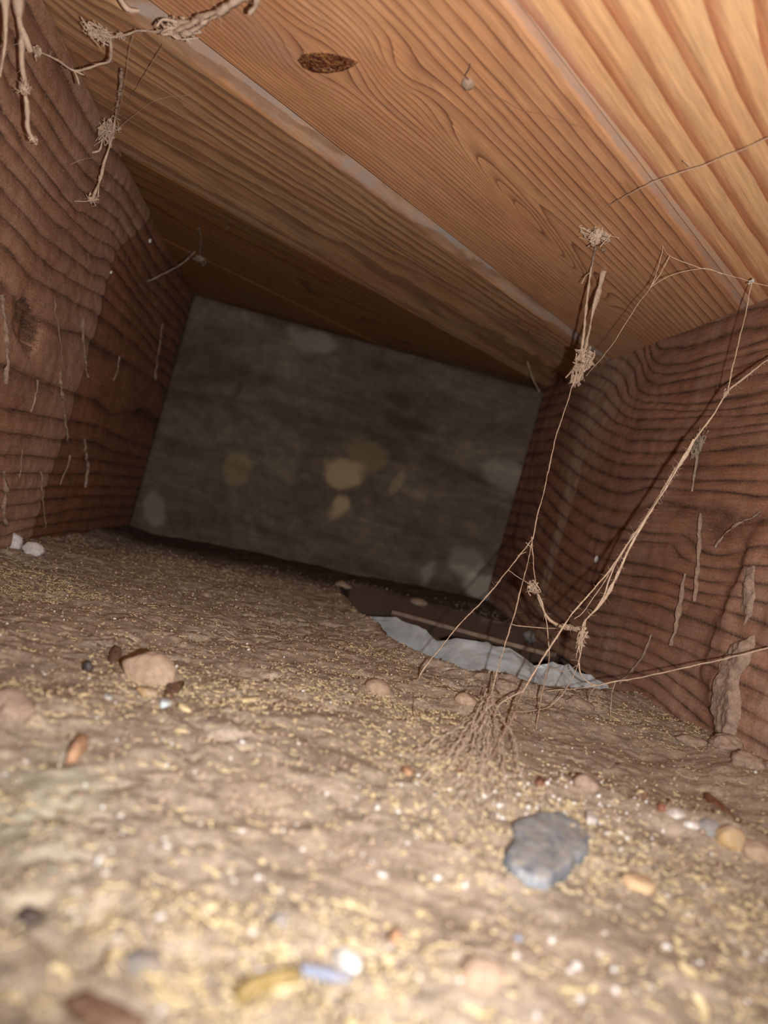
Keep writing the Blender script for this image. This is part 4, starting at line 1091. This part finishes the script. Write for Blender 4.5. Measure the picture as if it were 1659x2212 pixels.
# main web from the ceiling down to the ground
web('cobweb', 'long dusty cobweb hanging from the ceiling board down to the middle of the ground', 'cobweb', [
    ('dust_clump', M_web, [CL((1292, 503, 'c'), 0.008, 16, 0.0005, 3, (1.2, 0.8, 0.9)), CL((1258, 790, 0.42), 0.008, 18, 0.0006, 4, (0.7, 0.7, 1.6)), CL((1152, 1270, 0.37), 0.004, 12, 0.0003, 5)]),
    ('strand', M_web, [
        S([(1290,520,'c'),(1278,575,0.415),(1270,640,None),(1262,710,None),(1252,780,0.42)], 0.0007, 0.5, lump=0.9),
        S([(1303,535,'c'),(1308,570,0.42),(1298,610,None),(1282,670,None),(1270,730,0.43),(1262,775,0.425)], 0.0008, 0.3, lump=0.9),
        S([(1272,590,0.415),(1262,600,0.412),(1256,612,0.412)], 0.00035, 0),
        S([(1252,780,0.42),(1225,870,None),(1200,950,None),(1180,1040,None),(1165,1100,None),(1150,1165,0.39)], T2, 0.5),
        S([(1150,1165,0.39),(1098,1230,None),(1050,1290,None),(990,1352,None),(920,1440,None),(897,1474,0.335),(855,1497,0.333),(800,1515,None),(760,1525,'g')], T2, 0.4),
        S([(1150,1165,0.39),(1140,1215,None),(1124,1280,None),(1106,1345,None),(1085,1410,None),(1066,1480,None),(1052,1520,0.32),(1044,1580,'g')], T2, 0.5),
        S([(1148,1160,0.39),(1152,1210,None),(1157,1262,0.372),(1166,1300,None),(1180,1335,None),(1186,1400,0.36),(1183,1442,None),(1168,1510,None),(1157,1580,'g')], T2, 0.4),
        S([(1156,1270,0.37),(1170,1300,0.368),(1178,1325,None),(1196,1345,0.365),(1222,1357,None),(1250,1357,0.352)], 0.0006, 0.9, lump=0.9),
        S([(1098,1230,0.38),(1125,1250,None),(1152,1266,0.372)], T1, 0.2),
        S([(1136,1172,0.388),(1150,1186,0.386)], T1, 0.1), S([(1118,1200,0.384),(1136,1193,0.386)], T1, 0.1),
        S([(1106,1348,0.362),(1118,1352,0.36),(1160,1356,0.36),(1205,1358,0.358)], T1, 0.3),
        S([(897,1474,0.335),(893,1510,None),(895,1550,None),(905,1575,'g')], T1, 0.3),
        S([(1073,1452,0.335),(1074,1480,None),(1084,1500,0.325)], T1, 0.3)])])
# big slanting web on the right
web('cobweb', 'thick twisted dusty cobweb cord slanting across in front of the right joist', 'cobweb', [
    ('strand', M_web, [
        S([(1668,770,0.345),(1610,815,None),(1572,845,0.34),(1535,905,None),(1490,965,None),(1440,1045,None),(1400,1110,0.345),(1340,1198,None),(1290,1265,None),(1225,1340,None),(1180,1412,None),(1130,1492,0.315),(1108,1550,None),(1080,1600,None),(1062,1640,'g')], 0.00040, 0.9),
        S([(1500,950,0.338),(1440,1050,None),(1400,1112,None),(1362,1180,None),(1330,1250,None),(1295,1310,None),(1262,1345,0.345),(1257,1395,None),(1250,1430,0.342)], 0.0005, 1.4, lump=0.9),
        S([(1395,1118,0.344),(1350,1185,None),(1320,1240,None),(1298,1300,None),(1262,1342,0.345)], 0.0004, 0.5),
        S([(1370,1150,0.344),(1316,1240,None),(1262,1320,None),(1240,1338,0.348)], T1, 0.5),
        S([(1250,1430,0.342),(1253,1450,None),(1268,1470,None),(1290,1480,0.34),(1330,1472,None),(1400,1460,None),(1480,1442,None),(1560,1424,None),(1665,1398,0.3)], T2, 0.4),
        S([(1250,1430,0.342),(1242,1452,None),(1222,1490,None),(1190,1525,None),(1150,1535,None),(1100,1540,'g')], T1, 0.3),
        S([(1248,1436,0.342),(1220,1450,None),(1186,1442,0.358)], T1, 0.4),
        S([(1290,1480,0.34),(1240,1488,None),(1180,1492,0.345)], T1, 0.3), S([(1330,1472,0.338),(1322,1500,None),(1318,1550,'g')], T1, 0.4),
        S([(1290,1482,0.34),(1275,1500,None),(1272,1530,'g')], T1, 0.3),
        S([(1130,1492,0.315),(1105,1505,None),(1080,1520,None),(1062,1560,'g')], T2, 0.5),
        S([(1624,610,0.36),(1608,690,None),(1590,760,None),(1572,845,0.34)], T2, 0.3)]),
    ('dust_clump', M_web, [CL((1256, 1380, 0.343), 0.0045, 12, 0.0003, 8, (0.5, 0.5, 2.2)), CL((1235, 1356, 0.35), 0.003, 8, 0.00025, 9, (1.6, 0.6, 0.5)), CL((1568, 850, 0.34), 0.002, 6, 0.00025, 10)])])
# matted foot of the webs on the ground
_ft = [(960,1640),(975,1625),(985,1690),(1005,1655),(1020,1725),(1046,1740),(1035,1690),(1062,1700),(1082,1665),(945,1612),(1090,1620),(1010,1600),(1025,1620),(1050,1650),(990,1600),(1070,1725),(925,1690),(900,1640)]
_items = []
_fr2 = np.random.default_rng(77)
for i in range(64):
    x, y = _ft[i % len(_ft)]; x += _fr2.normal()*24; y += 20+_fr2.normal()*22
    sx, sy = [(1052, 1515), (1060, 1500), (1100, 1560), (1045, 1540), (1075, 1590)][i % 5]
    _items.append(S([(sx+_fr2.normal()*6, sy+_fr2.normal()*10, 0.318), (sx*0.5+x*0.5+_fr2.normal()*16, sy*0.5+y*0.5, None), (x, y, 'G')], 0.00010+0.00011*_fr2.random(), 2.2, jit=0.0012, lump=0.8))
web('cobweb', 'matted fan of dusty web fibres spread on the ground below the blue-grey sheet', 'cobweb', [('fibre', M_fan, _items)])
# upper right web across the ceiling
web('cobweb', 'fine forked cobweb under the boards at upper right, reaching the right joist corner', 'cobweb', [('thread', M_webthin, [
    S([(1340,395,'c'),(1385,440,0.37),(1410,480,None),(1432,532,0.37),(1446,553,None),(1500,575,None),(1555,590,None),(1620,608,0.36),(1668,618,0.355)], T1, 0.3),
    S([(1432,532,0.37),(1422,575,None),(1406,620,0.375),(1380,655,None),(1325,740,None),(1290,785,None),(1266,812,0.42)], T1, 0.3),
    S([(1446,553,0.37),(1428,590,None),(1406,620,0.375)], T1, 0.2), S([(1406,622,0.375),(1450,594,None),(1520,580,None),(1560,592,0.365)], T1, 0.3)]),
    ('dust_speck', M_white, [CL((1624, 607, 0.36), 0.0014, 6, 0.0004, 12)])])
web('cobweb', 'single dusty thread stretched close under the widest-grained board at top right', 'cobweb', [('thread', M_webthin, [
    S([(1668,296,'C'),(1600,325,'C'),(1535,350,'C'),(1485,367,'C'),(1412,393,'C'),(1350,425,'C'),(1308,446,'c')], T1, 0.6), S([(1490,362,'C'),(1484,355,'C'),(1476,348,'C')], T1, 0)])])
web('dust_clump', 'dusty scrap of web hanging on the face of the right joist', 'cobweb', [('tuft', M_lint, [CL((1508, 965, 'r'), 0.006, 16, 0.0006, 21, (0.4, 0.7, 1.6)), S([(1506,985,'r'),(1500,1030,'r'),(1494,1062,'r')], 0.0007, 0.4), S([(1500,945,'r'),(1502,960,'r'),(1508,975,'r')], 0.0005, 0.2)])])
# top left
web('hanging_web', 'thick pale root-like dusty web hanging at the top edge across the seam', 'cobweb', [
    ('strand', M_web, [S([(560,-20,0.246),(520,0,None),(480,22,None),(445,38,None),(410,58,None),(375,66,0.283),(340,68,0.288)], 0.0010, 1.5, lump=0.9, jit=0.0010), S([(558,-20,0.246),(500,12,None),(455,40,None),(420,62,None),(372,72,0.284),(345,66,0.288)], 0.0007, 1.5, lump=0.9, jit=0.0014), S([(470,20,0.26),(430,40,None),(390,54,None),(350,60,0.287)], 0.0007, 1.5, lump=0.9, jit=0.0014),
                       S([(450,30,0.266),(415,52,None),(380,68,None),(345,72,0.287)], 0.0009, 1.2, lump=0.9, jit=0.0008),
                       S([(340,70,0.287),(300,66,None),(270,75,None),(240,80,0.30),(205,68,0.302)], 0.0005, 0.4),
                       S([(238,82,0.30),(240,110,None),(237,132,0.312),(215,138,None),(190,148,None),(160,152,0.318),(125,130,None),(80,112,0.30),(55,103,0.29)], 0.0006, 0.5),
                       S([(160,152,0.318),(166,165,None),(170,182,0.318)], 0.0004, 0.4), S([(150,150,0.318),(180,162,0.318)], 0.0003, 0.3),
                       S([(555,-10,0.247),(552,15,None),(540,28,0.255)], 0.0011, 0.3), S([(255,-10,0.28),(275,18,None),(300,22,0.285)], 0.0009, 0.2)]),
    ('dust_clump', M_web, [CL((212, 70, 0.302), 0.0052, 16, 0.0004, 31, (1.2, 1, 0.7)), CL((262, 78, 0.298), 0.002, 6, 0.0005, 32), CL((80, 112, 0.30), 0.0028, 8, 0.0005, 33), CL((390, 62, 0.281), 0.0055, 18, 0.0006, 34, (1.4, 0.6, 0.6))])])
web('hanging_web', 'long dust-caked strand hanging down the left joist at the top left', 'cobweb', [('strand', M_web, [
    S([(36,-20,0.27),(42,30,None),(50,75,None),(46,120,None),(54,185,0.285),(56,230,None),(64,280,0.295),(76,305,0.297)], 0.0012, 0.6, lump=0.9, jit=0.0008, taper=(1.3, 0.4)),
    S([(48,60,0.275),(58,90,None),(66,112,0.28)], 0.0010, 0.5, lump=0.9)]), ('dust_clump', M_web, [CL((52, 190, 0.285), 0.003, 10, 0.0005, 41), CL((74, 302, 0.297), 0.002, 8, 0.0003, 42)])])
web('hanging_web', 'dusty strand hanging down at the extreme top left corner', 'cobweb', [('strand', M_web, [S([(8,-20,0.25),(13,50,None),(12,90,None),(4,130,None),(0,165,0.26)], 0.0009, 0.5, lump=0.9, taper=(1.2, 0.5))])])
web('hanging_web', 'ragged dusty tuft hanging in the corner of left joist and ceiling, with a tail', 'cobweb', [
    ('strand', M_web, [S([(262,150,0.33),(260,190,None),(250,245,0.385),(245,285,0.395),(238,310,None),(226,350,None),(214,395,0.40),(200,430,0.40)], 0.0007, 0.6, lump=0.8),
                       S([(225,255,0.395),(228,275,None),(222,300,None),(216,325,0.4),(200,330,0.4)], 0.0005, 0.6), S([(215,380,0.4),(212,425,0.4)], 0.0004, 0.5), S([(155,435,0.395),(185,434,None),(212,430,0.4)], 0.0004, 0.4), S([(200,430,0.4),(207,445,0.4)], 0.0003, 0.4)]),
    ('thread', M_webthin, [S([(292,60,0.295),(280,110,None),(270,180,None),(252,260,0.39)], 0.00014, 0), S([(355,95,0.30),(310,165,None),(268,230,0.385)], 0.00014, 0), S([(245,285,0.395),(330,220,None),(410,205,'c')], 0.0001, 0)]),
    ('dust_clump', M_web, [CL((234, 285, 0.395), 0.0062, 18, 0.00045, 51, (0.9, 0.8, 1.3)), CL((200, 432, 0.4), 0.004, 8, 0.0003, 52)])])
web('cobweb', 'wispy web strung under the dark boards near the far left corner', 'cobweb', [('thread', M_lint, [
    S([(495,490,'c'),(470,505,None),(435,525,0.62),(420,545,None),(385,575,None),(345,595,None),(318,608,'l')], 0.0006, 0.4), S([(430,490,'c'),(434,515,None),(432,550,0.62)], 0.0006, 0.3)]), ('dust_clump', M_lint, [CL((432, 556, 'c'), 0.006, 10, 0.0006, 61)])])
web('cobweb', 'dark dusty wisp hanging at the far right corner above the end board', 'cobweb', [('thread', M_lint, [
    S([(1120,690,'c'),(1128,735,0.66),(1136,770,None),(1150,815,0.68),(1165,845,0.69)], 0.0010, 0.4), S([(1142,715,'c'),(1140,745,0.66),(1140,770,0.665)], 0.0007, 0.3)])])
web('cobweb', 'faint thread slanting across the left joist near the left edge', 'cobweb', [('thread', M_webthin, [S([(0,440,0.34),(60,412,None),(100,392,None),(165,350,'l'),(205,338,'l')], 0.00022, 0.5)])])
# dust tassels on the left joist
_tas = [((5,640),(12,700),(16,760),(14,830),0.0014,'thick dust tassel at the left edge of the left joist, upper one'), ((178,690),(180,740),(186,790),(190,812),0.0010,'dust tassel on the left joist under the grey smudge'),
        ((118,640),(124,700),(134,770),(140,800),0.0004,'thin hair of dust on the left joist left of the grey smudge tassel'), ((130,800),(132,840),(138,880),(146,950),0.0008,'dust tassel midway down the left joist'),
        ((182,950),(186,990),(190,1010),(184,1050),0.0010,'dust tassel low on the left joist, right one'), ((150,985),(146,1010),(136,1030),(130,1045),0.0006,'dust tassel low on the left joist, left one'),
        ((46,970),(48,1000),(46,1020),(42,1030),0.0008,'short dust tuft low on the left joist'), ((90,1020),(92,1060),(96,1100),(98,1140),0.0005,'thin dust tassel near the foot of the left joist'),
        ((8,1020),(12,1060),(8,1100),(14,1140),0.0012,'thick dust tassel at the left edge of the left joist, lower one'), ((350,700),(346,740),(338,790),(334,820),0.0007,'pale dust streak on the left joist close to the end board'),
        ((80,820),(76,860),(70,880),(66,890),0.0007,'dust tuft beside the torn patch of the left joist'), ((258,770),(256,790),(250,810),(246,822),0.0006,'small dust tuft on the dark half of the left joist')]
for a, b_, c, d, r, lab in _tas:
    web('dust_tassel', lab, 'dust', [('strand', M_tassel, [S([(*a, 'l'), (*b_, 'l'), (*c, 'l'), (*d, 'l')], r*0.9, 1.0, lump=0.95, jit=0.0009)])])
# dust tassels on the right joist
_tas = [((1478,1240),(1470,1290),(1460,1350),(1450,1395),0.0008,'slanting dust tassel on the ridged face of the right joist'), ((1512,1110),(1508,1180),(1504,1240),(1500,1300),0.0009,'dust tassel on the right joist by the oval knot mark'),
        ((1545,1180),(1570,1150),(1600,1130),(1640,1110),0.0007,'crooked pale dust strand at the right edge of the right joist'), ((1628,1200),(1620,1260),(1624,1310),(1612,1350),0.0014,'thick grey dust tassel at the right edge of the right joist'),
        ((1408,1370),(1392,1410),(1372,1440),(1340,1475),0.0008,'dust cord along the crack low on the right joist')]
for a, b_, c, d, r, lab in _tas:
    web('dust_tassel', lab, 'dust', [('strand', M_tassel, [S([(*a, 'r'), (*b_, 'r'), (*c, 'r'), (*d, 'r')], r*0.9, 1.0, lump=0.95, jit=0.0009)])])
# crust of dust caked on the torn foot of the right joist
def crust(name, poly, h, mat, label, seed):
    q = np.array(poly, float); P = on_right(q[:, 0], q[:, 1])[:, 1:3]
    y = np.arange(P[:, 0].min()-0.002, P[:, 0].max()+0.002, 0.0006); z = np.arange(P[:, 1].min()-0.002, P[:, 1].max()+0.002, 0.0006)
    Y, Z = np.meshgrid(y, z, indexing='ij')
    d = np.full(Y.shape, 1e9); ins = np.zeros(Y.shape, bool)
    for k in range(len(P)):
        a = P[k]; b_ = P[(k+1) % len(P)]; e = b_-a
        t = np.clip(((Y-a[0])*e[0]+(Z-a[1])*e[1])/(e@e), 0, 1); d = np.minimum(d, np.hypot(Y-a[0]-t*e[0], Z-a[1]-t*e[1]))
        c = (a[1] > Z) != (b_[1] > Z); ins ^= c & (Y < e[0]*(Z-a[1])/(e[1] if abs(e[1]) > 1e-9 else 1e-9)+a[0])
    sd = np.where(ins, d, -d)+0.006*fbm(Y*90, Z*90, 0, 4, seed)
    hh = h*sstep(-0.0005, 0.004, sd)*(0.75+1.3*fbm(Y*110, Z*110, 0, 4, seed+1))+0.0016*fbm(Y*400, Z*400, 0, 3, seed+2)
    X = XR-dispR(Y, Z, prof(ringR(Y, Z), SAWR))-np.where(sd > 0, hh, -0.0015)
    F = grid_faces(*Y.shape); ok = (sd > -0.0012).ravel(); F = F[ok[F].all(1)]
    V = np.stack([X, Y, Z], -1).reshape(-1, 3); used = np.unique(F); mp = np.zeros(len(V), int); mp[used] = np.arange(len(used))
    c = V[used].mean(0)
    tag(mesh(name, V[used], mp[F][:, ::-1], mat, None, loc=c), label, 'dust')
crust('dust_crust', [(1598,1385),(1640,1370),(1648,1420),(1612,1475),(1622,1555),(1600,1612),(1568,1600),(1548,1545),(1556,1480),(1578,1425)], 0.0034, M_earth, 'thick crust of pale dust caked on the torn foot of the right joist', 501)
crust('dust_crust', [(1618,1230),(1645,1220),(1650,1290),(1630,1345),(1612,1310)], 0.0022, M_earth, 'smaller crust of dust higher on the right joist, at the right edge', 511)
# lump of mud stuck to the second board, with a hair
def mud():
    p = wpts([(1011, 182, 'c')])[0]; d = depth_of(p); W = 30*d/FPX
    V, F = lump_verts(3, W/2, W*0.6, W*0.3, 201, 0.7, 0.9)
    o = empty('mud_dab', p); tag(o, 'small grey dab of mud stuck under the second board, with a dark hair', 'mud'); bpy.context.view_layer.update()
    mesh('dab', V+p, F, M_tan, o)
    tb = Tubes(); strand(tb, wpts([(1012,172,'c'),(1005,162,'c'),(1012,152,'c'),(1016,138,'c')]), 0.00022, 0, jit=0.0002); tb.build('hair', M_brown, o)
    tb = Tubes(); strand(tb, wpts([(1020,188,'c'),(1075,210,'c'),(1120,235,'c'),(1180,250,'c'),(1260,275,'c')]), 0.00010, 0, jit=0.0006); tb.build('thread', M_brown, o)
mud()
def cocoon(px, py, side, wpx, hpx, label, seed):
    p = wpts([(px, py, side)])[0]; d = depth_of(p)
    V, F = lump_verts(2, wpx*d/FPX/2, wpx*d/FPX/2, hpx*d/FPX/2, seed, 0.2, 0)
    tag(mesh('cocoon', V+p, F, M_white, None, loc=p), label, 'cocoon')
cocoon(1288, 1208, 'r', 9, 17, 'tiny whitish cocoon stuck on the right joist near the far corner', 301)
cocoon(324, 520, 'l', 6, 10, 'tiny whitish cocoon stuck high on the dark half of the left joist', 302)
cocoon(240, 588, 'l', 5, 8, 'tiny whitish cocoon at the edge of the dusty half of the left joist', 303)
